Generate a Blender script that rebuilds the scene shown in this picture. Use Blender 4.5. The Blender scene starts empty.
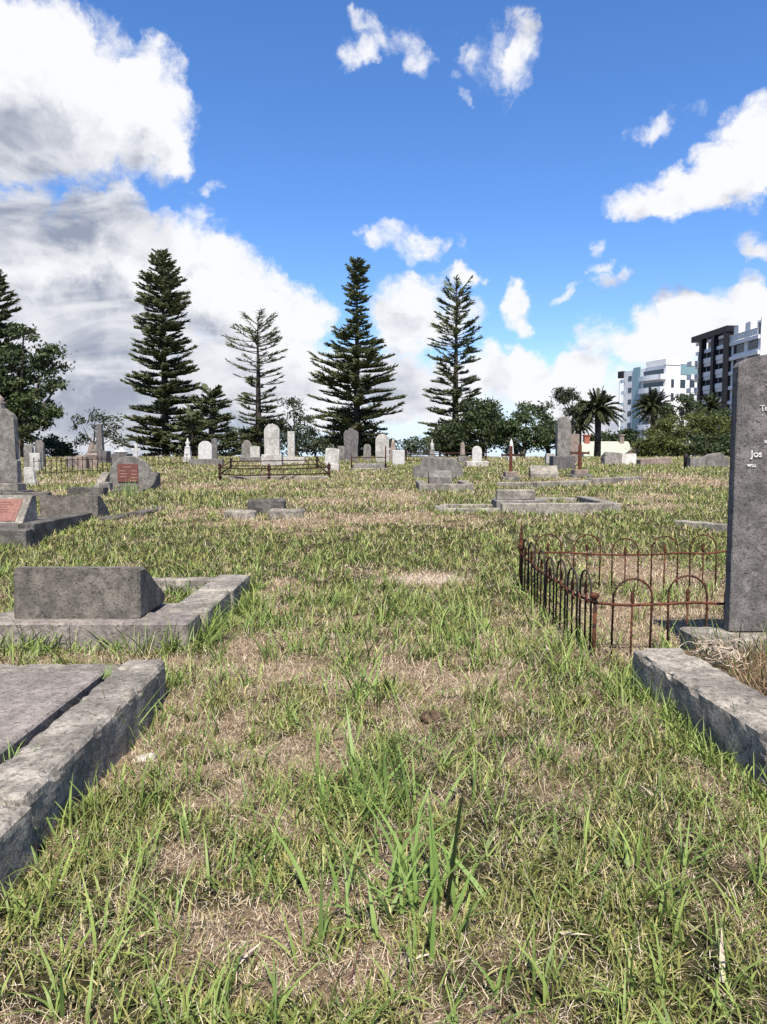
import bpy, bmesh, math, random
import numpy as np
from mathutils import Vector, Matrix

R = math.radians
RNG = np.random.default_rng(7)
random.seed(11)
SC = bpy.context.scene
COL = SC.collection
PI = math.pi

# ------------------------------------------------------------------ camera geometry
W, H, F = 767, 1024, 740.0
EYE = Vector((0.0, 0.0, 1.4))
PITCH = R(4.4)


def ray(px, py):
    r = (px - W / 2) / F
    u = (H / 2 - py) / F
    return Vector((r, math.cos(PITCH) + u * math.sin(PITCH), -math.sin(PITCH) + u * math.cos(PITCH)))


def on_y(px, py, Y):
    d = ray(px, py)
    return EYE + d * (Y / d.y)


def vnoise(x, y, seed=0):
    """smooth value noise in 0..1, vectorised"""
    x = np.asarray(x, float)
    y = np.asarray(y, float)
    xi = np.floor(x).astype(np.int64)
    yi = np.floor(y).astype(np.int64)
    fx = x - xi
    fy = y - yi
    fx = fx * fx * (3 - 2 * fx)
    fy = fy * fy * (3 - 2 * fy)

    def h(a, b):
        n = (a * 374761393 + b * 668265263 + seed * 974711) & 0x7FFFFFFF
        n = ((n ^ (n >> 13)) * 1274126177) & 0x7FFFFFFF
        return ((n ^ (n >> 16)) & 0xFFFF) / 65535.0
    return ((h(xi, yi) * (1 - fx) + h(xi + 1, yi) * fx) * (1 - fy) +
            (h(xi, yi + 1) * (1 - fx) + h(xi + 1, yi + 1) * fx) * fy)


def fbm(x, y, seed=0, o=3):
    s, a, t = 0, 1.0, 0
    for i in range(o):
        s = s + a * vnoise(x * 2 ** i, y * 2 ** i, seed + i * 17)
        t += a
        a *= .5
    return s / t


# terrain profile: distance -> height
PY = np.array([-60, 0, 6.5, 8.6, 9.7, 11.0, 12.5, 15, 18, 22, 28, 38, 50, 58, 70, 100, 160, 300, 900, 4000.])
PZ = np.array([0, 0, 0.0, .10, .20, .29, .39, .49, .55, .66, .84, 1.05, 1.2, 1.22, 1.0, -.6, -3.0, -7, -14, -30.])
_sy = np.linspace(-60, 90, 1501)
_sz = np.interp(_sy, PY, PZ)
_k = np.exp(-np.linspace(-2.5, 2.5, 31) ** 2)
_k /= _k.sum()
_sz = np.convolve(np.pad(_sz, 15, mode='edge'), _k, mode='valid')


def g(x, y):
    x = np.asarray(x, float)
    y = np.asarray(y, float)
    z = np.where(y < 89, np.interp(y, _sy, _sz), np.interp(y, PY, PZ))
    amp = np.clip((y + 20) / 20, 0, 1)
    b = (fbm(x * .8 + 40, y * .8 + 13, 3) - .5) * .07 + (fbm(x * 4, y * 4, 9) - .5) * .06 + (vnoise(x * 13, y * 13, 5) - .5) * .022
    return z + b * amp


def gz(x, y):
    return float(g(x, y))


def at(px, py):
    """point of the terrain seen at a pixel"""
    d = ray(px, py)
    lo = 1.0
    Y = 1.2
    while Y < 120:
        p = EYE + d * (Y / d.y)
        if p.z <= float(np.interp(p.y, _sy, _sz)):
            break
        lo = Y
        Y *= 1.02
    hi = Y
    for _ in range(30):
        m = (lo + hi) / 2
        p = EYE + d * (m / d.y)
        if p.z <= float(np.interp(p.y, _sy, _sz)):
            hi = m
        else:
            lo = m
    p = EYE + d * (hi / d.y)
    return Vector((p.x, p.y, gz(p.x, p.y)))


def mpp(Y):
    return Y / F


# ------------------------------------------------------------------ tagging
def tag(o, label=None, cat=None, group=None, kind=None):
    if label:
        o['label'] = label
    if cat:
        o['category'] = cat
    if group:
        o['group'] = group
    if kind:
        o['kind'] = kind
    return o


def thing(name, label, cat, loc=(0, 0, 0), rz=0.0, group=None, tilt=(0, 0)):
    o = bpy.data.objects.new(name, None)
    COL.objects.link(o)
    o.empty_display_size = .2
    o.location = loc
    o.rotation_euler = (tilt[0], tilt[1], rz)
    return tag(o, label, cat, group)


def link(name, me, mat=None, parent=None, loc=None, rz=None, tilt=(0, 0)):
    o = bpy.data.objects.new(name, me)
    COL.objects.link(o)
    if mat and not me.materials:
        me.materials.append(mat)
    if parent:
        o.parent = parent
    if loc is not None:
        o.location = loc
    if rz is not None:
        o.rotation_euler = (tilt[0], tilt[1], rz)
    return o


def np_mesh(name, V, Fc, col=None, smooth=False):
    V = np.asarray(V, np.float32)
    Fc = np.asarray(Fc, np.int32)
    k = Fc.shape[1]
    me = bpy.data.meshes.new(name)
    me.vertices.add(len(V))
    me.vertices.foreach_set('co', V.ravel())
    me.loops.add(Fc.size)
    me.loops.foreach_set('vertex_index', Fc.ravel())
    me.polygons.add(len(Fc))
    me.polygons.foreach_set('loop_start', np.arange(0, Fc.size, k, dtype=np.int32))
    if smooth:
        me.polygons.foreach_set('use_smooth', np.ones(len(Fc), bool))
    if col is not None:
        a = me.attributes.new('tint', 'FLOAT_COLOR', 'POINT')
        c = np.ones((len(V), 4), np.float32)
        c[:, :3] = col
        a.data.foreach_set('color', c.ravel())
    me.update()
    me.validate()
    return me


# ------------------------------------------------------------------ mesh builder
class MB:
    def __init__(s):
        s.bm = bmesh.new()

    def _xf(s, vs, M):
        if M is not None:
            bmesh.ops.transform(s.bm, matrix=M, verts=vs)

    def box(s, x0, x1, y0, y1, z0, z1, bev=0.0, M=None, seg=1):
        r = bmesh.ops.create_cube(s.bm, size=1)
        vs = r['verts']
        for v in vs:
            v.co = Vector(((x0 + x1) / 2 + v.co.x * (x1 - x0), (y0 + y1) / 2 + v.co.y * (y1 - y0),
                           (z0 + z1) / 2 + v.co.z * (z1 - z0)))
        if bev:
            es = list({e for v in vs for e in v.link_edges})
            q = bmesh.ops.bevel(s.bm, geom=es, offset=bev, segments=seg, affect='EDGES', profile=.6)
            vs = list({v for f in q['faces'] for v in f.verts} | {v for v in vs if v.is_valid})
        s._xf(vs, M)
        return s

    def prism(s, prof, t, y0=0.0, bev=0.0, M=None, taper=0.0):
        """profile in x,z extruded along y from y0 to y0+t"""
        a = [s.bm.verts.new((x, y0, z)) for x, z in prof]
        b = [s.bm.verts.new((x, y0 + t, z)) for x, z in prof]
        n = len(prof)
        fs = [s.bm.faces.new(a), s.bm.faces.new(b[::-1])]
        for i in range(n):
            fs.append(s.bm.faces.new((a[i], b[i], b[(i + 1) % n], a[(i + 1) % n])))
        vs = a + b
        if bev:
            es = [e for e in {e for f in fs[:2] for e in f.edges}]
            q = bmesh.ops.bevel(s.bm, geom=es, offset=bev, segments=1, affect='EDGES')
            vs = list({v for f in q['faces'] for v in f.verts} | {v for v in vs if v.is_valid})
        s._xf(vs, M)
        return s

    def prism_x(s, prof, x0, x1, bev=0.0):
        """profile in y,z extruded along x"""
        M = Matrix(((0, 1, 0, 0), (1, 0, 0, 0), (0, 0, 1, 0), (0, 0, 0, 1)))
        return s.prism(prof, x1 - x0, x0, bev, M)

    def frustum(s, w0, d0, w1, d1, z0, z1, cx=0, cy=0):
        a = [s.bm.verts.new((cx + sx * w0 / 2, cy + sy * d0 / 2, z0)) for sx, sy in ((-1, -1), (1, -1), (1, 1), (-1, 1))]
        b = [s.bm.verts.new((cx + sx * w1 / 2, cy + sy * d1 / 2, z1)) for sx, sy in ((-1, -1), (1, -1), (1, 1), (-1, 1))]
        s.bm.faces.new(a[::-1])
        s.bm.faces.new(b)
        for i in range(4):
            s.bm.faces.new((a[i], a[(i + 1) % 4], b[(i + 1) % 4], b[i]))
        return s

    def tube(s, pts, rad, n=6, cap=True):
        pts = [Vector(p) for p in pts]
        if not hasattr(rad, '__len__'):
            rad = [rad] * len(pts)
        rings = []
        up = Vector((0.13, .21, 1)).normalized()
        for i, p in enumerate(pts):
            d = (pts[min(i + 1, len(pts) - 1)] - pts[max(i - 1, 0)]).normalized()
            ref = up if abs(d.dot(up)) < .9 else Vector((1, .1, 0)).normalized()
            a = d.cross(ref).normalized()
            b = d.cross(a)
            rings.append([s.bm.verts.new(p + (a * math.cos(2 * PI * k / n) + b * math.sin(2 * PI * k / n)) * rad[i]) for k in range(n)])
        for i in range(len(rings) - 1):
            for k in range(n):
                f = s.bm.faces.new((rings[i][k], rings[i][(k + 1) % n], rings[i + 1][(k + 1) % n], rings[i + 1][k]))
                f.smooth = n > 4
        if cap:
            s.bm.faces.new(rings[0][::-1])
            s.bm.faces.new(rings[-1])
        return s

    def lathe(s, prof, n=12, cx=0, cy=0, smooth=True):
        rings = [[s.bm.verts.new((cx + r * math.cos(2 * PI * k / n), cy + r * math.sin(2 * PI * k / n), z)) for k in range(n)] for r, z in prof]
        for i in range(len(rings) - 1):
            for k in range(n):
                f = s.bm.faces.new((rings[i][k], rings[i][(k + 1) % n], rings[i + 1][(k + 1) % n], rings[i + 1][k]))
                f.smooth = smooth
        s.bm.faces.new(rings[0][::-1])
        s.bm.faces.new(rings[-1])
        return s

    def rough(s, size=.06, amp=.006, chip=.02, seed=0):
        """subdivide and wear the faces: weathered stone"""
        bm = s.bm
        for _ in range(5):
            es = [e for e in bm.edges if e.calc_length() > size * 1.6]
            if not es or len(bm.verts) > 9000:
                break
            bmesh.ops.subdivide_edges(bm, edges=es, cuts=1, use_grid_fill=True)
        bmesh.ops.triangulate(bm, faces=[f for f in bm.faces if len(f.verts) > 4])
        bm.normal_update()
        from mathutils import noise
        off = Vector((seed * 3.1, seed * 1.7, seed * .9))
        mv = []
        for v in bm.verts:
            sharp = any(len(e.link_faces) == 2 and e.calc_face_angle(0) > .6 for e in v.link_edges)
            n1 = noise.noise(v.co * 5 + off) + .5 * noise.noise(v.co * 14 + off)
            d = n1 * amp
            if sharp:
                c = noise.noise(v.co * 9 + off * 2) * .6 + noise.noise(v.co * 22 + off) * .5
                d -= max(0, c) * chip
            mv.append((v, v.normal * d))
        for v, d in mv:
            v.co += d
        return s

    def build(s, name, mat, parent=None, loc=None, rz=None, tilt=(0, 0)):
        bmesh.ops.recalc_face_normals(s.bm, faces=s.bm.faces)
        me = bpy.data.meshes.new(name)
        s.bm.to_mesh(me)
        s.bm.free()
        return link(name, me, mat, parent, loc, rz, tilt)


# ------------------------------------------------------------------ materials
def new_mat(name):
    m = bpy.data.materials.new(name)
    m.use_nodes = True
    nt = m.node_tree
    nt.nodes.clear()
    out = nt.nodes.new('ShaderNodeOutputMaterial')
    return m, nt, out


class NB:
    """tiny node helper"""

    def __init__(s, nt):
        s.nt = nt

    def n(s, t, **kw):
        x = s.nt.nodes.new(t)
        for k, v in kw.items():
            setattr(x, k, v)
        return x

    def l(s, a, b):
        s.nt.links.new(a, b)

    def put(s, sock, v):
        if hasattr(v, 'links') or isinstance(v, bpy.types.NodeSocket):
            s.l(v, sock)
        else:
            sock.default_value = v

    def noise(s, vec, scale, detail=4, rough=.55, dist=0.0):
        x = s.n('ShaderNodeTexNoise')
        s.put(x.inputs['Vector'], vec)
        x.inputs['Scale'].default_value = scale
        x.inputs['Detail'].default_value = detail
        x.inputs['Roughness'].default_value = rough
        x.inputs['Distortion'].default_value = dist
        return x.outputs['Fac']

    def ramp(s, fac, a, b, va=0.0, vb=1.0):
        x = s.n('ShaderNodeMapRange')
        x.interpolation_type = 'SMOOTHSTEP'
        s.put(x.inputs[0], fac)
        for i, v in zip((1, 2, 3, 4), (a, b, va, vb)):
            s.put(x.inputs[i], v)
        return x.outputs[0]

    def mix(s, fac, a, b, mode='MIX'):
        x = s.n('ShaderNodeMix', data_type='RGBA', blend_type=mode)
        s.put(x.inputs[0], fac)
        s.put(x.inputs[6], a if not isinstance(a, tuple) else (*a[:3], 1))
        s.put(x.inputs[7], b if not isinstance(b, tuple) else (*b[:3], 1))
        return x.outputs[2]

    def math(s, op, a, b=0.0, c=0.0):
        x = s.n('ShaderNodeMath', operation=op)
        s.put(x.inputs[0], a)
        s.put(x.inputs[1], b)
        if op in ('MULTIPLY_ADD', 'SMOOTH_MAX', 'COMPARE'):
            s.put(x.inputs[2], c)
        return x.outputs[0]

    def vmath(s, op, a, b=(0, 0, 0)):
        x = s.n('ShaderNodeVectorMath', operation=op)
        s.put(x.inputs[0], a)
        s.put(x.inputs[1], b)
        return x.outputs['Value'] if op in ('DOT_PRODUCT', 'LENGTH') else x.outputs[0]

    def coords(s):
        t = s.n('ShaderNodeTexCoord')
        oi = s.n('ShaderNodeObjectInfo')
        off = s.vmath('MULTIPLY', oi.outputs['Random'], (37.0, 19.0, 53.0))
        c = s.n('ShaderNodeCombineXYZ')
        m = s.math('MULTIPLY', oi.outputs['Random'], 61.0)
        s.l(m, c.inputs[0])
        s.l(s.math('MULTIPLY', m, .37), c.inputs[1])
        s.l(s.math('MULTIPLY', m, .73), c.inputs[2])
        return s.vmath('ADD', t.outputs['Object'], c.outputs[0])

    def bump(s, h, strength=.4, dist=.01):
        b = s.n('ShaderNodeBump')
        b.inputs['Strength'].default_value = strength
        b.inputs['Distance'].default_value = dist
        s.put(b.inputs['Height'], h)
        return b.outputs[0]

    def princ(s, color, rough=.9, normal=None, spec=.25, metal=0.0):
        p = s.n('ShaderNodeBsdfPrincipled')
        s.put(p.inputs['Base Color'], color if not isinstance(color, tuple) else (*color[:3], 1))
        s.put(p.inputs['Roughness'], rough)
        p.inputs['Specular IOR Level'].default_value = spec
        p.inputs['Metallic'].default_value = metal
        if normal is not None:
            s.l(normal, p.inputs['Normal'])
        return p.outputs[0]


def stone(name, light, dark, stain, stain_amt=.5, scale=1.0, speck=.5, streak=.6, lichen=(.42, .42, .36), lich=.25, bump=.65):
    m, nt, out = new_mat(name)
    b = NB(nt)
    v = b.coords()
    big = b.noise(v, 2.2 * scale, 5, .6)
    mid = b.noise(v, 9 * scale, 6, .65, .4)
    fine = b.noise(v, 70 * scale, 3, .6)
    c = b.mix(b.ramp(mid, .40, .60), dark, light)
    pit = b.noise(v, 34 * scale, 4, .75, .3)
    c = b.mix(b.math('MULTIPLY', b.ramp(pit, .56, .66), .55), c, stain)
    sv = b.vmath('MULTIPLY', v, (1, 1, .16))
    st = b.noise(sv, 9 * scale, 4, .6)
    c = b.mix(b.math('MULTIPLY', b.ramp(b.math('ADD', b.math('MULTIPLY', big, 1 - streak * .5), b.math('MULTIPLY', st, streak * .5)), .42, .62), stain_amt), c, stain)
    lc = b.noise(v, 16 * scale, 5, .7, .6)
    c = b.mix(b.math('MULTIPLY', b.ramp(lc, .60, .67), lich), c, lichen)
    c = b.mix(b.math('MULTIPLY', b.ramp(fine, .35, .72), speck), b.mix(1.0, c, (.62, .61, .60), 'MULTIPLY'), c)
    h = b.math('SUBTRACT', b.math('ADD', b.math('MULTIPLY', mid, .8), b.math('MULTIPLY', fine, .7)), b.ramp(pit, .54, .68))
    nrm = b.bump(h, bump, .012)
    b.l(b.princ(c, .93, nrm, .2), out.inputs[0])
    return m


def plain(name, col, rough=.6, var=.25, scale=6, spec=.3, bump=.15, col2=None):
    m, nt, out = new_mat(name)
    b = NB(nt)
    v = b.coords()
    n1 = b.noise(v, scale, 5, .6)
    c2 = col2 or tuple(x * (1 - var) for x in col)
    c = b.mix(b.ramp(n1, .35, .65), c2, col)
    b.l(b.princ(c, rough, b.bump(n1, bump, .02), spec), out.inputs[0])
    return m


def foliage(name, col, col2, trans=.3, scale=1.2, attr=False, rough=.55):
    m, nt, out = new_mat(name)
    b = NB(nt)
    if attr:
        a = b.n('ShaderNodeAttribute')
        a.attribute_name = 'tint'
        c = a.outputs['Color']
    else:
        v = b.coords()
        n1 = b.noise(v, scale, 4, .6)
        g1 = b.n('ShaderNodeNewGeometry')
        f = b.math('ADD', b.math('MULTIPLY', n1, .6), b.math('MULTIPLY', g1.outputs['Random Per Island'], .4))
        c = b.mix(b.ramp(f, .3, .7), col2, col)
    d = b.princ(c, rough, None, .25)
    t = b.n('ShaderNodeBsdfTranslucent')
    b.put(t.inputs[0], c)
    mx = b.n('ShaderNodeMixShader')
    mx.inputs[0].default_value = trans
    b.l(d, mx.inputs[1])
    b.l(t.outputs[0], mx.inputs[2])
    b.l(mx.outputs[0], out.inputs[0])
    return m


def glass(name, col, rough=.12):
    m, nt, out = new_mat(name)
    b = NB(nt)
    b.l(b.princ(col, rough, None, .6), out.inputs[0])
    return m


M = {}
M['kerb'] = stone('weathered_kerb', (.425, .385, .325), (.25, .226, .193), (.10, .093, .081), .58, 1.0, .75, .2, (.56, .53, .46), .4)
M['kerb_dark'] = stone('mossy_kerb', (.19, .176, .158), (.108, .10, .09), (.052, .049, .045), .6, 1.0, .7, .2, (.36, .35, .31), .3)
M['slab'] = stone('ledger_concrete', (.34, .30, .268), (.235, .208, .188), (.12, .108, .10), .45, 1.0, .8, .1, (.36, .34, .31), .15)
M['block'] = stone('stained_block', (.25, .222, .19), (.155, .14, .122), (.072, .067, .06), .6, 1.0, .6, .7, (.34, .31, .26), .12)
M['dark'] = stone('dark_headstone', (.235, .218, .208), (.15, .14, .135), (.068, .065, .063), .5, 1.1, .65, 1.0, (.36, .345, .33), .45)
M['grey'] = stone('grey_headstone', (.34, .315, .285), (.21, .195, .178), (.10, .094, .086), .55, .8, .5, .8, (.42, .4, .35), .2)
M['pale'] = stone('pale_marble', (.72, .70, .65), (.52, .50, .45), (.24, .23, .21), .40, .8, .3, .8, (.6, .58, .5), .1)
M['white'] = stone('white_marble', (.80, .79, .76), (.66, .65, .62), (.42, .41, .38), .25, .8, .2, .8, (.6, .58, .5), .05)
M['tan'] = stone('tan_stone', (.42, .33, .27), (.27, .21, .18), (.15, .13, .12), .4, .9, .5, .6, (.5, .46, .4), .2)
M['plaque'] = plain('red_granite', (.165, .062, .045), .5, .35, 30, .3, .1, (.10, .042, .034))
M['plaque_faded'] = plain('faded_granite', (.215, .098, .075), .5, .3, 25, .3, .1, (.145, .065, .05))
M['plaque_dark_text'] = plain('dark_lettering', (.16, .075, .06), .7, .2, 20)
M['plaque_text'] = plain('plaque_lettering', (.32, .19, .15), .6, .1, 20)
M['paint_text'] = plain('white_lettering', (.62, .61, .58), .8, .45, 60)
M['rust'] = plain('rusty_iron', (.115, .040, .022), .9, .5, 26, .2, .5, (.022, .013, .011))
M['rust_dark'] = plain('dark_rust', (.055, .023, .016), .9, .5, 26, .2, .5, (.02, .012, .01))
M['rust_red'] = plain('red_rust', (.13, .042, .025), .9, .5, 20, .2, .5, (.045, .018, .013))
M['black_iron'] = plain('dark_iron', (.035, .027, .024), .8, .5, 20, .3, .4)
M['bark'] = plain('bark', (.10, .08, .065), .95, .5, 3, .1, .6)
M['bark_pale'] = plain('pale_bark', (.20, .17, .14), .95, .5, 3, .1, .6)
M['bare_soil'] = plain('loose_soil', (.13, .095, .06), .95, .4, 12, .1, .6)
M['pine'] = foliage('pine_needles', (.125, .140, .060), (.055, .070, .034), .16, .35)
M['dark_leaf'] = foliage('dark_leaves', (.058, .080, .028), (.026, .038, .016), .22, .3)
M['olive_leaf'] = foliage('olive_leaves', (.125, .140, .036), (.045, .058, .018), .22, .3)
M['grey_leaf'] = foliage('grey_leaves', (.075, .095, .05), (.032, .042, .024), .22, .3)
M['gum_leaf'] = foliage('bright_leaves', (.085, .115, .040), (.022, .034, .014), .25, .35)
M['palm_leaf'] = foliage('palm_leaflets', (.065, .075, .030), (.028, .036, .016), .15, .5)
M['grass'] = foliage('grass_blades', None, None, .24, 1, True, .5)
M['straw'] = foliage('straw_strands', None, None, .10, 1, True, .8)
M['tuft'] = foliage('broad_grass', (.25, .345, .10), (.16, .25, .06), .35, 3, False, .45)
M['tuft_dark'] = foliage('dark_grass', (.035, .055, .018), (.018, .03, .012), .2, 3, False, .45)
M['weed'] = foliage('bed_weeds', (.12, .17, .045), (.06, .085, .025), .3, 3)
M['dead'] = plain('dead_stems', (.50, .41, .31), .9, .4, 30)
M['withered'] = plain('withered_weeds', (.30, .20, .12), .95, .5, 30)
M['clod'] = plain('dark_soil_clod', (.11, .075, .05), .98, .5, 30, .1, .8)
M['pebble'] = plain('pale_rubble', (.46, .41, .35), .95, .35, 30, .1, .8)
M['twig'] = plain('dark_twig', (.10, .045, .035), .8, .4, 30)
M['wall_white'] = plain('white_render', (.68, .68, .67), .7, .06, .4)
M['wall_grey'] = plain('grey_render', (.66, .68, .71), .7, .1, .4)
M['wall_dark'] = plain('charcoal_cladding', (.012, .012, .015), .5, .2, .6)
M['glass_dark'] = glass('dark_window_glass', (.025, .032, .042))
M['glass_teal'] = glass('teal_glass', (.17, .27, .29), .2)
M['glass_rail'] = glass('balcony_glass', (.42, .48, .52), .2)
M['roof_green'] = plain('pale_green_roof', (.33, .355, .275), .6, .08, 3)
M['brick'] = plain('red_brick', (.33, .12, .08), .9, .35, 9)
M['timber'] = plain('brown_timber', (.13, .10, .08), .9, .35, 5)

# ------------------------------------------------------------------ light, sky, camera
SUN_EL, SUN_AZ = R(58), R(3)          # azimuth measured from straight behind the viewer towards the right
sun_dir = Vector((math.sin(SUN_AZ) * math.cos(SUN_EL), -math.cos(SUN_AZ) * math.cos(SUN_EL), math.sin(SUN_EL)))
sl = bpy.data.lights.new('sun', 'SUN')
sl.energy = 5.0
sl.angle = R(.55)
sl.color = (1.0, .93, .82)
so = bpy.data.objects.new('sun', sl)
COL.objects.link(so)
so.rotation_euler = sun_dir.to_track_quat('Z', 'Y').to_euler()

cam = bpy.data.cameras.new('camera')
cam.sensor_fit = 'VERTICAL'
cam.sensor_height = 24
cam.lens = F / H * 24
cam.clip_end = 9000
co = bpy.data.objects.new('camera', cam)
COL.objects.link(co)
co.location = EYE
co.rotation_euler = (PI / 2 - PITCH, 0, 0)
SC.camera = co

world = bpy.data.worlds.new('World')
SC.world = world
world.use_nodes = True
wt = world.node_tree
wt.nodes.clear()
b = NB(wt)


def azel(px, py):
    d = ray(px, py)
    return math.atan2(d.x, d.y), math.atan2(d.z, math.hypot(d.x, d.y))


CLOUDS = [  # pixel centre, radii, weight, wisp
    (20, 60, 100, 70, 1.0), (60, 105, 105, 80, 1.15), (128, 100, 62, 62, 1.1), (60, 152, 110, 36, 1.0), (150, 130, 40, 46, .95),
    (40, 262, 170, 66, 1.1), (170, 262, 75, 55, 1.0), (90, 320, 190, 75, 1.1), (235, 300, 62, 48, 1.0), (290, 330, 45, 36, .9),
    (60, 400, 240, 60, 1.1), (250, 380, 140, 50, 1.0), (130, 218, 70, 24, .8),
    (418, 318, 48, 42, .9), (462, 275, 20, 11, .6), (515, 308, 20, 27, .75), (420, 392, 150, 40, .85), (548, 376, 90, 26, .85),
    (600, 408, 120, 36, .8), (690, 330, 85, 34, .95), (655, 352, 60, 26, .9), (755, 300, 45, 26, .9), (720, 400, 100, 50, .9),
    (645, 208, 42, 17, .9), (690, 190, 55, 32, 1.0), (730, 172, 42, 36, 1.05), (765, 140, 34, 44, 1.0), (752, 240, 26, 16, .55),
    (405, 238, 46, 17, 0.58), (210, 174, 16, 9, 0.40), (184, 206, 15, 14, 0.43),
    (390, 48, 44, 26, 0.45), (362, 60, 18, 18, 0.36), (498, 62, 46, 30, 0.42), (524, 42, 20, 24, 0.38), (455, 24, 13, 11, 0.36), (464, 102, 9, 8, 0.36),
    (642, 125, 27, 13, 0.45), (698, 123, 17, 10, 0.40), (570, 289, 14, 8, 0.40), (616, 283, 22, 8, 0.42), (586, 250, 11, 10, 0.38), (596, 271, 12, 6, 0.34),
    # beyond the picture's edges
    (-150, 200, 130, 150, 1.0), (-230, 380, 200, 70, 1.0), (880, 330, 130, 60, 1.0), (900, 120, 110, 70, 1.0), (1040, 380, 180, 60, 1.0),
    (250, -160, 120, 50, .9), (620, -130, 100, 45, .8),
]

gt = bpy.data.node_groups.new('cloud_density', 'ShaderNodeTree')
gt.interface.new_socket('Vector', in_out='INPUT', socket_type='NodeSocketVector')
gt.interface.new_socket('Density', in_out='OUTPUT', socket_type='NodeSocketFloat')
gb = NB(gt)
gi = gb.n('NodeGroupInput')
go = gb.n('NodeGroupOutput')
p = gi.outputs[0]
wn = gb.n('ShaderNodeTexNoise')
gb.l(p, wn.inputs['Vector'])
wn.inputs['Scale'].default_value = 9
wn.inputs['Detail'].default_value = 5
wn.inputs['Roughness'].default_value = .62
wv = gb.vmath('MULTIPLY', gb.vmath('SUBTRACT', wn.outputs['Color'], (.5, .5, .5)), (.13, .10, 0))
pw = gb.vmath('ADD', p, wv)
acc = None
for cx, cy, rx, ry, wgt in CLOUDS:
    a0, e0 = azel(cx, cy)
    ra = abs(azel(cx + rx, cy)[0] - azel(cx - rx, cy)[0]) / 2
    re = abs(azel(cx, cy + ry)[1] - azel(cx, cy - ry)[1]) / 2
    q = gb.vmath('MULTIPLY', gb.vmath('SUBTRACT', pw, (a0, e0, 0)), (1 / ra, 1 / re, 0))
    d2 = gb.vmath('DOT_PRODUCT', q, q)
    v = gb.math('MULTIPLY_ADD', d2, -wgt * .62, wgt)
    acc = v if acc is None else gb.math('SMOOTH_MAX', acc, v, .16)
acc = gb.math('MAXIMUM', acc, -1.2)
f1 = gb.noise(pw, 13, 7, .62, .2)
f2 = gb.noise(gb.vmath('ADD', p, (3.1, 1.7, .4)), 42, 5, .65, .3)
nsum = gb.math('ADD', gb.math('MULTIPLY', gb.math('SUBTRACT', f1, .5), 1.5), gb.math('MULTIPLY', gb.math('SUBTRACT', f2, .5), .70))
vo = gb.n('ShaderNodeTexVoronoi', feature='F1')
gb.l(pw, vo.inputs['Vector'])
vo.inputs['Scale'].default_value = 24
bil = gb.math('MULTIPLY', gb.math('SUBTRACT', .50, vo.outputs['Distance']), .55)
gb.l(gb.math('ADD', gb.math('ADD', acc, nsum), bil), go.inputs[0])

tc = b.n('ShaderNodeTexCoord')
nv = b.vmath('NORMALIZE', tc.outputs['Generated'])
sx = b.n('ShaderNodeSeparateXYZ')
b.l(nv, sx.inputs[0])
az = b.math('ARCTAN2', sx.outputs[0], sx.outputs[1])
el = b.math('ARCSINE', sx.outputs[2])
cb = b.n('ShaderNodeCombineXYZ')
b.l(az, cb.inputs[0])
b.l(el, cb.inputs[1])
P0 = cb.outputs[0]


def dens(vec):
    x = b.n('ShaderNodeGroup')
    x.node_tree = gt
    b.l(vec, x.inputs[0])
    return x.outputs[0]


d0 = dens(P0)
d1 = dens(b.vmath('ADD', P0, (.022, .095, 0)))
mask = b.ramp(d0, .05, .66)
# cloud above a point shades it: grey bases, bright tops
band = b.noise(b.vmath('MULTIPLY', P0, (5, 15, 1)), 1.0, 5, .55, .8)
shade = b.ramp(d1, .0, 1.25)
streak = b.ramp(band, .36, .62, .25, 1.15)
high = b.ramp(el, .34, .40)
streak = b.math('ADD', b.math('MULTIPLY', streak, b.math('SUBTRACT', 1.0, high)), b.math('MULTIPLY', high, 1.1))
shade = b.math('MULTIPLY', b.math('MULTIPLY', shade, streak), b.ramp(el, .0, .22, .72, 1.0))
shade = b.math('MINIMUM', b.math('MAXIMUM', shade, 0), 1)
cc = b.mix(shade, (6.3, 6.35, 6.55), (2.1, 2.4, 3.1))
sky = b.n('ShaderNodeTexSky')
sky.sky_type = 'NISHITA'
sky.sun_disc = False
sky.sun_elevation = SUN_EL
sky.sun_rotation = PI - SUN_AZ
sky.air_density = 1.0
sky.dust_density = .35
sky.ozone_density = 2.2
hs = b.n('ShaderNodeHueSaturation')
hs.inputs['Saturation'].default_value = 1.22
hs.inputs['Value'].default_value = 1.0
b.l(sky.outputs[0], hs.inputs['Color'])
tinted = b.mix(1.0, hs.outputs[0], (1.02, 1.095, 1.33), 'MULTIPLY')
tinted = b.mix(b.ramp(el, .0, .16, .85, 0.0), tinted, (5.2, 6.6, 8.2))
# broken cloud added outside the view to whiten the sky's fill light
on = b.noise(b.vmath('MULTIPLY', nv, (1, 1, 1.6)), 2.6, 4, .6, .3)
omask = b.math('MULTIPLY', b.ramp(on, .54, .66), b.math('MAXIMUM', b.ramp(b.math('ABSOLUTE', az), .80, 1.0), b.ramp(el, .75, .95)))
tinted = b.mix(omask, tinted, (3.2, 3.3, 3.5))
full = b.mix(mask, tinted, cc)
bg = b.n('ShaderNodeBackground')
bg.inputs[1].default_value = .085
b.l(full, bg.inputs[0])
wo = b.n('ShaderNodeOutputWorld')
b.l(bg.outputs[0], wo.inputs[0])
world.cycles.sampling_method = 'MANUAL'
world.cycles.sample_map_resolution = 512

SC.view_settings.view_transform = 'Standard'
SC.view_settings.look = 'None'
SC.view_settings.exposure = 0.86
SC.view_settings.gamma = 1.0
SC.render.engine = 'CYCLES'
SC.cycles.max_bounces = 5
SC.cycles.diffuse_bounces = 3
SC.cycles.transparent_max_bounces = 4
SC.cycles.use_denoising = False

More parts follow.
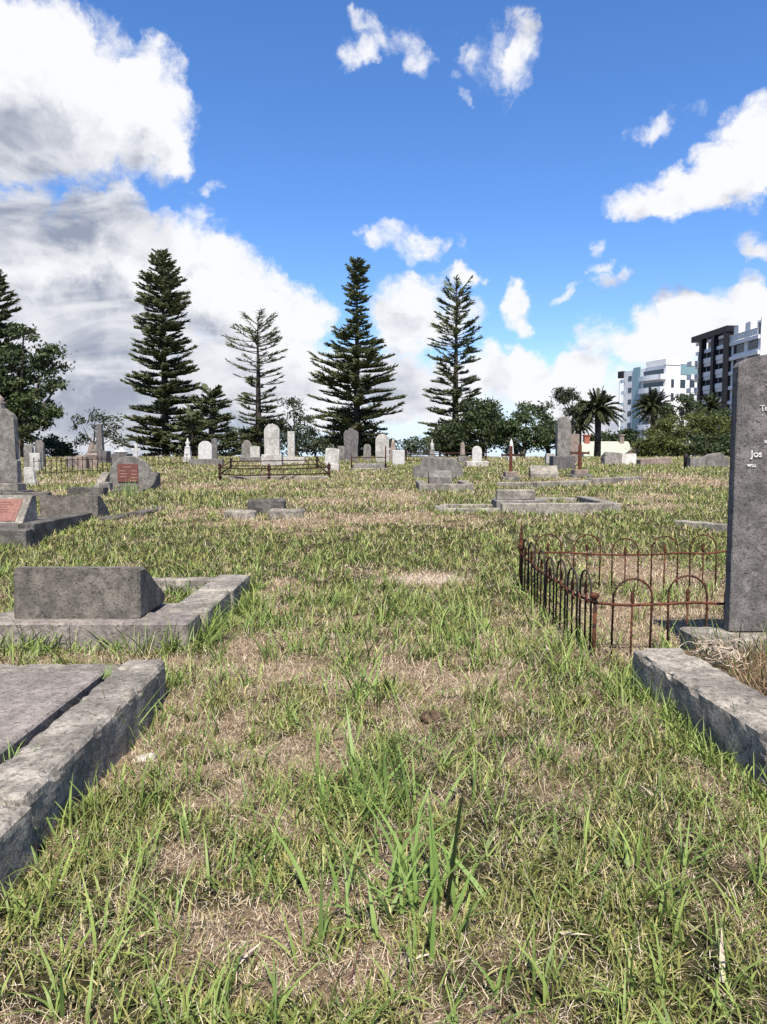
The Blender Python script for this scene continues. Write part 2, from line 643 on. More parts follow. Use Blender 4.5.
# ------------------------------------------------------------------ ground
FOOT = []       # stone footprints where no grass grows: x0,x1,y0,y1


def bare_spots():
    L = []
    for px, py, rx, ry, w in [(650, 575, 85, 26, 1.0), (428, 579, 48, 8, 1.3), (395, 497, 40, 7, 1.0), (330, 502, 60, 5, .9), (690, 480, 40, 8, 1.0),
                              (620, 482, 60, 4, .8), (650, 503, 15, 6, .9), (265, 665, 70, 22, .8), (500, 690, 60, 16, .7), (330, 720, 60, 18, .5),
                              (660, 632, 60, 16, 1.0), (620, 610, 90, 22, .9), (300, 480, 90, 5, .7), (560, 790, 80, 26, .55), (250, 800, 60, 22, .45), (640, 880, 70, 30, .35),
                              (450, 960, 90, 30, .3), (180, 900, 60, 25, .25), (220, 600, 40, 6, .5), (540, 640, 40, 8, .6), (60, 618, 90, 8, .6)]:
        p = at(px, py)
        k = p.y / F
        p2 = at(px, py - ry)
        L.append((p.x, p.y, rx * k, max(.12, p2.y - p.y), w))
    return L


BARE = bare_spots()


def dryness(x, y):
    """0 lush green .. 1 bare straw"""
    n = -.022 + fbm(x * .55 + 7, y * .55 + 3, 21) * .30 + fbm(x * 2.1, y * 2.1, 33) * .32 + fbm(x * 6.5, y * 6.5, 35, 2) * .38
    n = n + (fbm(x * .22, y * .9, 61, 2) - .60) * .32 * np.clip((y - 7) / 3, 0, 1) - .16 * np.exp(-((y - 10.3) / 1.7) ** 2) - .002
    d = np.clip((n - .405) / .17, 0, 1)
    for cx, cy, rx, ry, w in BARE:
        e = np.exp(-(((x - cx) / rx) ** 2 + ((y - cy) / ry) ** 2) * 1.1)
        d = np.maximum(d, e * w * 1.1)
    # the trodden bare inside of the hoop fence
    d = np.maximum(d, np.clip((x - 1.5) / .15, 0, 1) * np.clip((4.2 - x) / .2, 0, 1) * np.clip((y - 5.0) / .15, 0, 1) * np.clip((6.75 - y) / .3, 0, 1) * .97)
    return np.clip(d, 0, 1)


def build_ground():
    ys = np.concatenate([np.linspace(-60, -3, 16)[:-1], np.linspace(-3, .8, 14)[:-1],
                         .8 * (60 / .8) ** np.linspace(0, 1, 300)[:-1], 60 * (4500 / 60) ** np.linspace(0, 1, 60)])
    us = np.linspace(-1, 1, 181)
    us = np.sign(us) * np.abs(us) ** 1.15
    X = us[None, :] * (np.maximum(ys, 0)[:, None] * 1.5 + 7)
    X = np.where(ys[:, None] < 0, us[None, :] * 60 * np.clip(-ys[:, None] / 60 + .12, .12, 1), X)
    Y = np.repeat(ys[:, None], len(us), 1)
    Z = g(X, Y)
    fine = (fbm(X * 11, Y * 11, 51) - .5) * .022 * np.clip(1 - Y / 20, 0, 1)
    V = np.stack([X, Y, Z + fine], -1).reshape(-1, 3)
    n, m = X.shape
    i = np.arange(n * m).reshape(n, m)
    Fc = np.stack([i[:-1, :-1], i[:-1, 1:], i[1:, 1:], i[1:, :-1]], -1).reshape(-1, 4)
    dr = dryness(V[:, 0], V[:, 1])
    cp = at(428, 579)
    pale = np.exp(-(((V[:, 0] - cp.x) / .50) ** 2 + ((V[:, 1] - cp.y) / .22) ** 2) ** 2)
    col = np.stack([dr, pale, dr], -1)
    me = np_mesh('ground', V, Fc, col, True)
    m_, nt, out = new_mat('dry_turf_soil')
    nb = NB(nt)
    t = nb.n('ShaderNodeTexCoord').outputs['Object']
    a = nb.n('ShaderNodeAttribute')
    a.attribute_name = 'tint'
    dry = nb.n('ShaderNodeSeparateColor')
    nb.l(a.outputs['Color'], dry.inputs[0])
    n1 = nb.noise(t, 14, 6, .7, .5)
    n2 = nb.noise(t, 90, 4, .7, .8)
    n3 = nb.noise(t, 1.3, 4, .6)
    soil = nb.mix(nb.ramp(n1, .3, .7), (.032, .022, .014), (.14, .098, .062))  # soil darkened to stand in for contact shade under the grass
    soil = nb.mix(nb.math('MULTIPLY', dry.outputs[0], .75), soil, nb.mix(nb.ramp(n1, .3, .7), (.17, .115, .072), (.42, .315, .21)))
    soil = nb.mix(nb.ramp(n2, .52, .7), soil, nb.mix(dry.outputs[0], (.20, .15, .095), (.50, .385, .265)))
    turf = nb.mix(nb.ramp(n1, .3, .7), (.022, .024, .010), (.07, .066, .028))  # dark colour under green growth, with the shade between blades painted in
    c = nb.mix(nb.ramp(nb.math('ADD', dry.outputs[0], nb.math('MULTIPLY', nb.math('SUBTRACT', n3, .5), .5)), .15, .75), turf, soil)
    c = nb.mix(nb.math('MULTIPLY', dry.outputs[1], nb.ramp(n1, .25, .6, .5, .95)), c, (.50, .42, .33))
    nb.l(nb.princ(c, .98, nb.bump(nb.math('ADD', n1, nb.math('MULTIPLY', n2, .6)), .9, .03), .1), out.inputs[0])
    o = link('ground', me, m_)
    tag(o, 'gently rising cemetery ground of dry turf and soil', 'ground', kind='structure')


# ------------------------------------------------------------------ stones: profiles
def prof(kind, w, h, k=None):
    """headstone outline in x,z, standing on z=0"""
    P = []
    hw = w / 2
    if kind == 'round':
        r = hw
        P = [(-hw, 0), (hw, 0)] + [(r * math.cos(a), h - r + r * math.sin(a)) for a in np.linspace(0, PI, 13)]
    elif kind == 'segment':
        rise = k or .12 * w
        P = [(-hw, 0), (hw, 0)] + [(hw * math.cos(a), h - rise + rise * math.sin(a)) for a in np.linspace(0, PI, 15)]
    elif kind == 'gothic':
        s = k or w * .55
        P = [(-hw, 0), (hw, 0), (hw, h - s)]
        P += [(hw * math.cos(a * PI / 2) ** .8, h - s + s * math.sin(a * PI / 2) ** 1.0 * 1.0) for a in (.25, .5, .75)]
        P += [(0, h)]
        P += [(-hw * math.cos(a * PI / 2) ** .8, h - s + s * math.sin(a * PI / 2)) for a in (.75, .5, .25)]
        P += [(-hw, h - s)]
    elif kind == 'gable':
        s = k or w * .35
        P = [(-hw, 0), (hw, 0), (hw, h - s), (hw * .9, h - s * .8), (w * .08, h), (-w * .08, h), (-hw * .9, h - s * .8), (-hw, h - s)]
    elif kind == 'shoulder':
        r = hw * .72
        P = [(-hw, 0), (hw, 0), (hw, h - r * 1.25), (hw * .9, h - r * 1.08), (r, h - r)]
        P += [(r * math.cos(a), h - r + r * math.sin(a)) for a in np.linspace(.2, PI - .2, 11)]
        P += [(-r, h - r), (-hw * .9, h - r * 1.08), (-hw, h - r * 1.25)]
    elif kind == 'ornate':
        P = [(-hw * .9, 0), (hw * .9, 0), (hw * .9, h * .55), (hw, h * .6), (hw, h * .86), (hw * .75, h * .93), (hw * .4, h * .94), (hw * .25, h),
             (-hw * .25, h), (-hw * .4, h * .94), (-hw * .75, h * .93), (-hw, h * .86), (-hw, h * .6), (-hw * .9, h * .55)]
    else:
        P = [(-hw, 0), (hw, 0), (hw, h), (-hw, h)]
    return P


def spot(px, yb, y=None):
    """ground point below a pixel; y fixes the distance when the foot is hidden"""
    if y is None:
        return at(px, yb)
    p = on_y(px, yb, y)
    return Vector((p.x, p.y, gz(p.x, p.y)))


def zat(py, Y):
    return on_y(W / 2, py, Y).z


def gravestone(kind, x0, x1, yt, yb, mat, label, base=None, thick=.16, Y=None, rz=0, tilt=(0, 0), name='gravestone', cat='gravestone', group='gravestones standing on the rise', k=None, seed=0, base_mat=None):
    """upright stone between pixels x0..x1, top yt, foot yb; base = (x0, x1, ytop) of its plinth"""
    p = spot((x0 + x1) / 2, yb, Y)
    s = p.y / F
    w = (x1 - x0) * s
    zt = zat(yt, p.y) - p.z
    t = thing(name, label, cat, p, rz, group, tilt)
    z0 = -.12
    if base:
        bw = (base[1] - base[0]) * s
        bx = ((base[0] + base[1]) / 2 - (x0 + x1) / 2) * s
        zb = zat(base[2], p.y) - p.z
        d = max(thick * 1.9, .3)
        MB().box(bx - bw / 2, bx + bw / 2, -d * .5, d * .5, -.15, zb, .012).rough(.12, .004, .012, seed).build('base', M[base_mat or mat], t)
        z0 = zb - .01
    m = MB()
    m.prism([(x, z + z0) for x, z in prof(kind, w, zt - z0, k)], thick, -thick / 2, .012)
    m.build('tablet', M[mat], t)
    return t


def copy_tree(o, parent=None):
    c = o.copy()
    COL.objects.link(c)
    if parent:
        c.parent = parent
    for ch in list(o.children):
        copy_tree(ch, c)
    return c


def kerb_rect(root, x0, x1, y0, y1, zt, w, mat, seed=0, sides='FLRB', joints=2, zb=-.25, size=.06, chip=.02, droop=None):
    """kerbstones of a plot in the root's frame: a mesh per side"""
    def seg(a0, a1, b0, b1, nm, sd):
        m = MB().box(a0, a1, b0, b1, zb, zt, .012)
        m.rough(size, .006, chip, sd)
        return m.build(nm, M[mat], root)
    if 'F' in sides:
        seg(x0, x1, y0, y0 + w, 'kerb', seed + 1)
    if 'B' in sides:
        seg(x0, x1, y1 - w, y1, 'kerb', seed + 2)
    ya, yb_ = y0 + (w if 'F' in sides else 0) + .004, y1 - (w if 'B' in sides else 0) - .004
    for s, xa, xb in (('L', x0, x0 + w), ('R', x1 - w, x1)):
        if s in sides:
            L = (yb_ - ya) / joints
            for j in range(joints):
                seg(xa, xb, ya + j * L + .006, ya + (j + 1) * L - .006, 'kerb', seed + 5 + j + (9 if s == 'R' else 0))


# ------------------------------------------------------------------ foreground graves
def fg_left_slab():
    t = thing('slab_grave', 'large flat grave slab with a wide worn kerb, nearest the camera at left', 'grave', (-1.25, 2.2, 0))
    ox, oy = 1.25, -2.2
    zt = .22
    # right kerb in two worn lengths, back kerb, slab
    def seg(x0, x1, y0, y1, z1, sd, mat='kerb', nm='kerb', chip=.03, size=.03):
        MB().box(x0 + ox, x1 + ox, y0 + oy, y1 + oy, -.25, z1, .015).rough(size, .006, chip, sd).build(nm, M[mat], t)
    seg(-1.45, -1.21, 1.0, 2.47, zt - .012, 3, chip=.05)
    seg(-1.48, -1.235, 2.485, 4.02, zt, 5, chip=.05)
    seg(-3.1, -1.46, 4.03, 4.20, zt - .02, 7)
    seg(-1.48, -1.26, 4.03, 4.21, zt + .004, 8)
    MB().box(-3.1 + ox, -1.535 + ox, .9 + oy, 4.0 + oy, .0, zt - .005, .012).rough(.05, .003, .01, 9).build('slab', M['slab'], t)
    FOOT.append((-3.2, -1.2, .8, 4.2))


def fg_left_block():
    t = thing('kerbed_grave', 'grave with a grey sloped-back block on its kerb, behind the flat slab at left', 'grave', (-2.1, 5.3, 0))
    ox, oy = 2.1, -5.3
    zt = .20

    def seg(x0, x1, y0, y1, z1, sd, mat='kerb', nm='kerb', z0=-.2, chip=.02):
        return MB().box(x0 + ox, x1 + ox, y0 + oy, y1 + oy, z0, z1, .012).rough(.05, .005, chip, sd).build(nm, M[mat], t)
    seg(-2.95, -1.40, 5.22, 5.62, zt, 11, 'slab', 'plinth')
    seg(-2.95, -1.69, 5.63, 6.1, zt - .03, 12, 'slab', 'plinth')
    seg(-1.68, -1.36, 5.64, 6.5, zt, 13)
    seg(-1.66, -1.34, 6.51, 7.36, zt + .006, 14)
    seg(-2.95, -1.67, 7.2, 7.36, zt - .02, 15)
    seg(-2.95, -2.72, 5.99, 7.19, zt - .01, 16)
    # block: upright front face, back sloping down
    m = MB().prism_x([(5.36 + oy, zt - .01), (6.0 + oy, zt - .01), (6.0 + oy, zt + .08), (5.52 + oy, zt + .365), (5.375 + oy, zt + .375)], -2.72 + ox, -1.79 + ox, .02)
    m.rough(.05, .003, .008, 17)
    m.build('headstone', M['block'], t)
    FOOT.append((-3.0, -1.35, 5.2, 5.99))
    FOOT.append((-1.68, -1.34, 5.2, 7.4))
    FOOT.append((-3.0, -1.34, 7.18, 7.38))


def hoop_fence():
    x0, x1, y0, y1 = 1.44, 4.15, 4.99, 7.42
    t = thing('hoop_fence', 'low rusty iron hoop fence around a grave plot at right', 'fence', (x0, y0, 0))
    hh, rail = .555, .365

    def local(x, y, z=0.0):
        return Vector((x - x0, y - y0, z + gz(x, y)))
    # posts
    for k, (x, y) in enumerate([(x0, y0), (x1, y0), (x1, y1)]):
        p = local(x, y)
        m = MB().tube([p + Vector((0, 0, -.1)), p + Vector((0.006, 0, rail + .02))], 0.0145, 8)
        m.lathe([(.012, p.z + rail + .002), (.026, p.z + rail + .012), (.015, p.z + rail + .022), (.020, p.z + rail + .032), (.036, p.z + rail + .05), (.030, p.z + rail + .066), (.008, p.z + rail + .073)], 10, p.x, p.y)
        m.build('corner_post', M['rust'], t)
    p = local(x0 - .05, y1)
    m = MB().tube([p + Vector((0, 0, -.1)), p + Vector((0, 0, .5)), p + Vector((0, 0, .60)), p + Vector((0, 0, .685))], [.022, .02, .012, .003], 8)
    m.lathe([(.02, p.z + .39), (.036, p.z + .41), (.036, p.z + .44), (.02, p.z + .46)], 8, p.x, p.y)
    m.build('corner_post', M['rust'], t)
    mats = ('rust', 'rust', 'black_iron')

    def side(a, b, n, mat_rail, mat_h, off=0.0):
        a, b = Vector(a), Vector(b)
        d = (b - a)
        L = d.length
        d.normalize()
        pts = [local(*(a + d * (L * i / 12)), rail + .003 * math.sin(i * 1.7)) for i in range(13)]
        MB().tube(pts, .0105, 6).build('rail', M[mat_rail], t)
        per = L / n
        for i in range(n):
            c = a + d * (per * (i + .5) + off)
            jx = random.uniform(-.008, .008)
            hw = .132
            hgt = hh + random.uniform(-.012, .012)
            lean = Vector((random.uniform(-.011, .011), random.uniform(-.011, .011), 0))
            P = []
            q0 = c - d * hw
            q1 = c + d * hw
            P.append(local(q0.x, q0.y, -.08))
            P.append(local(q0.x, q0.y, hgt - hw) + lean * .7)
            base = local(c.x, c.y, hgt - hw)
            for an in np.linspace(PI, 0, 13)[1:-1]:
                P.append(base + Vector((d.x, d.y, 0)) * (hw * math.cos(an)) + Vector((0, 0, hw * math.sin(an))) + lean)
            P.append(local(q1.x, q1.y, hgt - hw) + lean * .7)
            P.append(local(q1.x, q1.y, -.08))
            MB().tube(P, .0076, 6).build('hoop', M[mat_h], t)
            # spear standing inside the hoop
            sp = local(c.x, c.y)
            z = hgt - .12
            m = MB().tube([sp + Vector((0, 0, -.08)), sp + Vector((0, 0, z - .05)) + lean * .6], .0074, 6)
            qx, qy = sp.x + lean.x * .6, sp.y + lean.y * .6
            m.lathe([(.006, sp.z + z - .055), (.016, sp.z + z - .03), (.011, sp.z + z - .012), (.017, sp.z + z + .005), (.008, sp.z + z + .03), (.002, sp.z + z + .045)], 6, qx, qy)
            m.build('spear', M['rust'], t)
    side((x0, y0), (x1, y0), 7, 'rust_red', 'rust', .06)
    side((x0, y0 + .04), (x0 - .05, y1), 7, 'rust_red', 'black_iron')
    side((x0 - .05, y1), (x1, y1), 7, 'rust_red', 'rust', .07)
    side((x1, y0), (x1, y1), 6, 'rust_red', 'rust')
    # cast clips along the left rail
    for i in range(13):
        y = y0 + .12 + i * .175
        q = local(x0 - .03 * (y - y0) / (y1 - y0), y, rail)
        MB().tube([q + Vector((-.016, -.02, -.022)), q + Vector((-.02, 0, .012)), q + Vector((-.012, .028, .03))], .008, 5).build('rail_clip', M['rust_red'], t)


def text_mesh(s, size, depth=.004):
    cu = bpy.data.curves.new('lettering', 'FONT')
    cu.body = s
    cu.size = size
    cu.extrude = depth
    cu.offset = size * .012
    o = bpy.data.objects.new('lettering', cu)
    COL.objects.link(o)
    dg = bpy.context.evaluated_depsgraph_get()
    dg.update()
    me = bpy.data.meshes.new_from_object(o.evaluated_get(dg))
    bpy.data.objects.remove(o)
    return me


def fg_right_grave():
    t = thing('kerbed_grave', 'right-hand grave with a broad chipped kerb running out of the picture', 'grave', (1.55, 4.3, 0), R(4.4))
    ox, oy = -1.55, -4.3

    def seg(x0, x1, y0, y1, z1, sd, mat='kerb', nm='kerb', z0=-.2, chip=.03):
        return MB().box(x0 + ox, x1 + ox, y0 + oy, y1 + oy, z0, z1, .014).rough(.03, .006, chip, sd).build(nm, M[mat], t)
    seg(1.49, 1.80, 2.98, 4.36, .245, 31, chip=.05)
    seg(1.50, 1.81, 1.2, 2.965, .23, 33, chip=.05)
    seg(2.06, 4.0, 4.56, 4.93, .235, 35, 'kerb', 'plinth')
    MB().box(1.82 + ox, 3.9 + ox, 1.2 + oy, 4.65 + oy, -.2, .15, .01).rough(.12, .02, .0, 36).build('soil_bed', M['bare_soil'], t)
    FOOT.append((1.56, 1.86, 1.1, 4.38))
    FOOT.append((2.0, 4.0, 4.64, 5.05))
    # headstone standing on the plinth
    hx, hy, hz = 2.745, 4.85, .237
    h = thing('headstone', 'tall dark grey arched headstone with white lettering, cut by the right picture edge', 'headstone', (hx, hy, hz))
    m = MB().prism(prof('segment', .93, 1.83, .10), .085, -.0425, .006)
    m.rough(.05, .0015, .004, 40)
    m.build('tablet', M['dark'], h)
    yf = -.0425 - .0035

    def word(s, px, py, hpx):
        me = text_mesh(s, hpx * 1.2 * (hy - .04) / F)
        q = on_y(px, py, hy - .045)
        o = link('inscription', me, M['paint_text'], h)
        o.location = (q.x - hx, yf, q.z - hz)
        o.rotation_euler = (PI / 2, 0, 0)
    word('S', 766.2, 386, 8)
    word('To', 759.5, 411, 7)
    word('a', 764, 443, 5)
    word('Jos', 750.5, 457, 8)
    word('was', 746.5, 467, 5)


fg_left_slab()
fg_left_block()
hoop_fence()
fg_right_grave()

# ------------------------------------------------------------------ middle-distance graves, left
def px_x(px, Y):
    return (px - W / 2) / F * Y


def left_graves():
    # slab grave with a red-plaque desk stone
    a = at(16, 548)
    Y0 = a.y
    x1 = px_x(24, Y0)
    z = gz(x1, Y0 + 1)
    t = thing('slab_grave', 'dark slab grave carrying a red-plaque desk stone, at the left edge', 'grave', (x1 - .9, Y0, z))
    zt = .16

    def seg(xa, xb, ya, yb, z0, z1, sd, mat, nm, chip=.015):
        return MB().box(xa, xb, ya, yb, z0, z1, .012).rough(.09, .004, chip, sd).build(nm, M[mat], t)
    seg(-1.2, .9, 0, .22, -.3, zt, 51, 'kerb_dark', 'kerb')
    seg(.68, .9, .225, 2.55, -.3, zt + .06, 52, 'kerb_dark', 'kerb')
    seg(-1.2, .675, .23, 2.6, -.3, zt - .02, 53, 'kerb_dark', 'slab')
    # desk stone: sloping front face with a plaque
    yf = 1.15
    dk = MB().prism_x([(yf, zt - .04), (yf + .52, zt - .04), (yf + .50, zt + .37), (yf + .36, zt + .37)], -1.2, .28, .012)
    d = dk.build('headstone', M['kerb'], t)
    n = Vector((0, .36, .41)).normalized()
    a0 = Vector((0, yf, zt - .04))
    mm = Matrix.Identity(4)
    up = n
    nn = Vector((0, -up.z, up.y))
    mm.col[0] = (1, 0, 0, 0)
    mm.col[1] = (*(-nn), 0)
    mm.col[2] = (*up, 0)
    mm.col[3] = (*a0, 1)
    MB().box(-1.05, .17, -.012, .004, .06, .47, .004, mm).build('plaque', M['plaque_faded'], d)
    mt = MB()
    for i, (l, r) in enumerate([(-.55, .02), (-.7, .06), (-.8, -.02), (-.75, .02), (-.8, -.0)]):
        mt.box(l, r, -.017, -.0125, .40 - i * .045, .415 - i * .045, 0, mm)
    mt.build('lettering', M['plaque_dark_text'], d)
    FOOT.append((x1 - 2.2, x1, Y0, Y0 + 2.6))

    # grey block on its kerb
    p = at(69, 521)
    s = p.y / F
    t2 = thing('kerbed_grave', 'grave with a plain grey block beside the dark red-plaque slab', 'grave', p)
    w = 58 * s
    m = MB().prism_x([(-.0, -.2), (.55, -.2), (.55, .1), (.16, .42), (.02, .425)], -w / 2, w / 2, .012).rough(.08, .004, .012, 61)
    m.build('headstone', M['block'], t2)
    MB().box(w / 2 + .02, w / 2 + .3, -.06, .9, -.2, .075, .012).rough(.09, .004, .02, 62).build('kerb', M['kerb_dark'], t2)
    MB().box(w / 2 + .33, w / 2 + .60, .45, 2.3, -.2, .12, .012).rough(.09, .004, .02, 63).build('kerb', M['kerb_dark'], t2)
    MB().box(-w / 2 - .1, w / 2 + .015, -.1, .7, -.25, .03, .012).rough(.1, .004, .02, 64).build('plinth', M['kerb_dark'], t2)
    FOOT.append((p.x - w / 2, p.x + w / 2, p.y - .05, p.y + .6))

    # tall shaft with finial and its long kerb
    p = at(3, 497)
    s = p.y / F
    t3 = thing('kerbed_grave', 'tall grey tapered shaft with a carved finial, cut by the left edge', 'grave', p)
    hw = 19 * s
    z = lambda py: zat(py, p.y) - p.z
    MB().box(-1.3 * hw, 26 * s, -.35, .25, -.2, z(490), .012).rough(.1, .004, .02, 71).build('plinth', M['kerb_dark'], t3)
    MB().box(-1.2 * hw, 21 * s, -.26, .12, z(490) - .01, z(483), .012).build('plinth', M['kerb'], t3)
    sh = MB().prism([(-hw, z(483)), (hw, z(483)), (hw, z(461)), (hw * .93, z(459)), (hw * .9, z(419)), (hw * .80, z(415)), (hw * .30, z(409)), (hw * .26, z(403)),
                     (-hw * .26, z(403)), (-hw * .30, z(409)), (-hw * .80, z(415)), (-hw * .9, z(419)), (-hw * .93, z(459)), (-hw, z(461))], .2, -.17, .012)
    sho = sh.build('shaft', M['grey'], t3)
    f = MB().lathe([(hw * .30, z(405)), (hw * .36, z(402.5)), (hw * .2, z(401)), (hw * .28, z(399)), (hw * .12, z(396)), (hw * .03, z(394))], 10)
    f.build('finial', M['tan'], sho)
    MB().box(-1.6, 61 * s, -.75, -.55, -.3, z(490.5), .012).rough(.1, .005, .02, 72).build('kerb', M['kerb_dark'], t3)
    MB().box(68 * s, 104 * s, -.2, .1, -.3, z(487), .012).rough(.1, .005, .02, 73).build('kerb', M['kerb_dark'], t3)
    FOOT.append((p.x - 1.6, p.x + 29 * s, p.y - .75, p.y + .4))

    # broken pale stone
    p = at(31, 486)
    s = p.y / F
    o = MB().prism([(-.16, -.1), (.17, -.1), (.10, .42), (.02, .50), (-.15, .47)], .14, -.07, .01).rough(.06, .006, .03, 75).build('broken_headstone', M['pale'], None, p, 0)
    tag(o, 'small broken pale headstone beside the tall finial shaft', 'gravestone', 'gravestones standing on the rise')

    # red plaque headstone with scrolled sides
    p = at(122, 491)
    s = p.y / F
    z = lambda py: zat(py, p.y) - p.z
    t4 = thing('kerbed_grave', 'round-topped grey headstone with a square red plaque and swept kerb wings', 'grave', p)
    hw = 21 * s
    yb = .55
    top = z(456)
    P = [(-hw, -.2), (hw, -.2)] + [(hw * math.cos(q), top - .48 + .48 * math.sin(q)) for q in np.linspace(.1, PI - .1, 15)]
    tab = MB().prism(P, .2, yb, .015).build('headstone', M['grey'], t4)
    MB().box(-12 * s, 9 * s, yb - .02, yb + .01, z(483), z(464), .006).build('plaque', M['plaque'], tab)
    mt = MB()
    for px, py, l in [(-2, 467, 8), (-7, 471, 7), (5, 471, 6), (-6, 474, 8), (5, 474.5, 6), (-6, 477, 7), (5, 478, 7), (4, 481, 6)]:
        mt.box((px - l / 2) * s, (px + l / 2) * s, yb - .026, yb - .0205, z(py + .8), z(py))
    mt.build('lettering', M['plaque_text'], tab)
    for sgn in (-1, 1):
        xa, xb = (hw + .005, hw + .20) if sgn > 0 else (-hw - .20, -hw - .005)
        m = MB().prism_x([(-.35, -.2), (.78, -.2), (.78, .44), (.60, .46), (.42, .36), (.2, .17), (-.05, .1), (-.35, .08)], xa, xb, .015)
        m.build('kerb_wing', M['kerb_dark' if sgn > 0 else 'kerb'], t4)
    MB().box(-hw * .1, hw + .2, -.62, -.36, -.25, .10, .012).rough(.1, .004, .02, 76).build('kerb', M['kerb_dark'], t4)
    MB().box(-.30, -.05, -.66, -.44, -.2, .26, .02).build('vase_block', M['grey'], t4)
    FOOT.append((p.x - hw - .2, p.x + hw + .2, p.y + .5, p.y + .8))

    # rounded pair by the tree, with pedestal
    gravestone('round', 25, 33.5, 444, 463, 'grey', 'rounded grey headstone left of the taller one under the left tree', Y=29)
    gravestone('shoulder', 36, 44.5, 440, 464, 'grey', 'taller rounded headstone under the broad tree at left', Y=29.5)
    gravestone('flat', 30.5, 41, 453, 464, 'pale', 'squat pale pedestal in front of two rounded headstones at left', Y=27)
    # white cross and neighbours
    Yc = 30
    p = spot(136.5, 462, Yc)
    z = lambda py: zat(py, Yc) - p.z
    s = Yc / F
    m = MB().box(-1.35 * s, 1.35 * s, -.05, .05, -.1, z(443.5), .008)
    m.box(-4.2 * s, -1.36 * s, -.045, .045, z(451), z(448.3), .008).box(1.36 * s, 4.2 * s, -.045, .045, z(451), z(448.3), .008)
    tag(m.build('stone_cross', M['white'], None, p, R(8)), 'small white stone cross behind the red-plaque headstone', 'cross', 'gravestones standing on the rise')
    p = spot(121, 460, 32)
    z = lambda py: zat(py, 32) - p.z
    s = 32 / F
    t5 = thing('monument', 'low dark chest tomb with a white sculpted wreath on top, behind the red-plaque headstone', 'monument', p)
    MB().box(-7 * s, 9 * s, -.4, .4, -.2, z(453.5), .02).build('chest', M['dark'], t5)
    m = MB()
    for q in np.linspace(0, 2 * PI, 9)[:-1]:
        m.lathe([(.02, z(453.5) - .02), (.13, z(452.6)), (.15, z(451.5)), (.05, z(450.5))], 6, 4.2 * s * math.cos(q), .2 * math.sin(q))
    m.lathe([(.1, z(453)), (.16, z(451)), (.09, z(449)), (.02, z(447.5))], 6, 1.0 * s, 0)
    m.build('wreath', M['white'], t5)
    t6 = gravestone('flat', 97.5, 104, 424, 462, 'dark', 'slim dark obelisk behind the red-plaque headstone', base=(93, 109, 451), Y=35, thick=.3, name='obelisk', cat='obelisk')
    for c in t6.children:
        if c.name.startswith('tablet'):
            me = c.data
            zt_ = max(v.co.z for v in me.vertices)
            for v in me.vertices:
                k = max(0, v.co.z - .4) / zt_
                v.co.x *= 1 - .32 * k
                v.co.y *= 1 - .32 * k
    p = spot(86.5, 456, 33)
    o = MB().frustum(.26, .2, .14, .12, -.2, 1.05).build('leaning_pillar', M['tan'], None, p, R(10), (0, R(14)))
    tag(o, 'pale tan broken pillar leaning to the right of the left tree', 'gravestone', 'gravestones standing on the rise')
    for i, (px, yb, yt, w, lab, mt_) in enumerate([(82, 464, 455, 11, 'tumbled pinkish stone, left one of the heap behind the picket fence', 'tan'), (92, 465, 453.5, 12, 'tumbled pinkish stone with pale top behind the picket fence', 'tan'), (72, 463, 457, 9, 'low grey stone lying behind the left picket fence', 'grey')]):
        p = spot(px, yb, 28 + i)
        s = p.y / F
        m = MB().box(-w * s / 2, w * s / 2, -.2, .25, -.2, zat(yt, p.y) - p.z, .06).rough(.14, .05, .05, 80 + i)
        tag(m.build('tumbled_stone', M[mt_], None, p, R(20 * i)), lab, 'stone', 'tumbled stones on the rise')


def picket_fence(pxa, pya, pxb, pyb, n, h, label, gate=False):
    a, bb = at(pxa, pya), at(pxb, pyb)
    t = thing('picket_fence', label, 'fence', a, 0, 'iron picket fences on the rise')
    L = bb - a
    for r in (.22, .82):
        MB().tube([(L.x * k / 6, L.y * k / 6, gz(a.x + L.x * k / 6, a.y + L.y * k / 6) - a.z + h * r) for k in range(7)],   .010, 5).build('rail', M['black_iron'], t)
    for i in range(n + 1):
        q = L * (i / n)
        z = gz(a.x + q.x, a.y + q.y) - a.z
        hk = h * random.uniform(.92, 1.06)
        ln = random.uniform(-.03, .03)
        MB().tube([(q.x, q.y, z - .1), (q.x + ln * .7, q.y, z + hk * .86), (q.x + ln * .8, q.y, z + hk * .9), (q.x + ln, q.y, z + hk)], [.012, .012, .024, .002], 5).build('picket', M['rust'], t)


def rail_fence(posts, rails, label, hpost=.50, kerb=True):
    """low rusty pipe railing between short decorated posts; posts in pixels"""
    P = [at(*q) for q in posts]
    o0 = P[0]
    t = thing('rail_fence', label, 'fence', o0, 0, 'low iron rail surrounds on the rise')
    for q in P:
        d = q - o0
        m = MB().tube([d + Vector((0, 0, -.1)), d + Vector((0, 0, hpost * .8))], .035, 7)
        for zz, r in ((.1, .055), (hpost * .38, .05), (hpost * .7, .062)):
            m.lathe([(r * .5, d.z + zz - .04), (r, d.z + zz - .015), (r, d.z + zz + .02), (r * .5, d.z + zz + .05)], 8, d.x, d.y)
        m.lathe([(.05, d.z + hpost * .8), (.06, d.z + hpost * .86), (.03, d.z + hpost * .95), (.005, d.z + hpost * 1.02)], 8, d.x, d.y)
        m.build('post', M['rust_dark'], t)
    for i, j in rails:
        a, bb = P[i] - o0, P[j] - o0
        for f in (.36, .70):
            sag = Vector((0, 0, random.uniform(-.05, .0)))
            MB().tube([a + Vector((0, 0, hpost * f)), (a + bb) / 2 + Vector((0, 0, hpost * f)) + sag, bb + Vector((0, 0, hpost * f + random.uniform(-.04, .03)))], .020, 6).build('rail', M['rust_dark'], t)
    return t


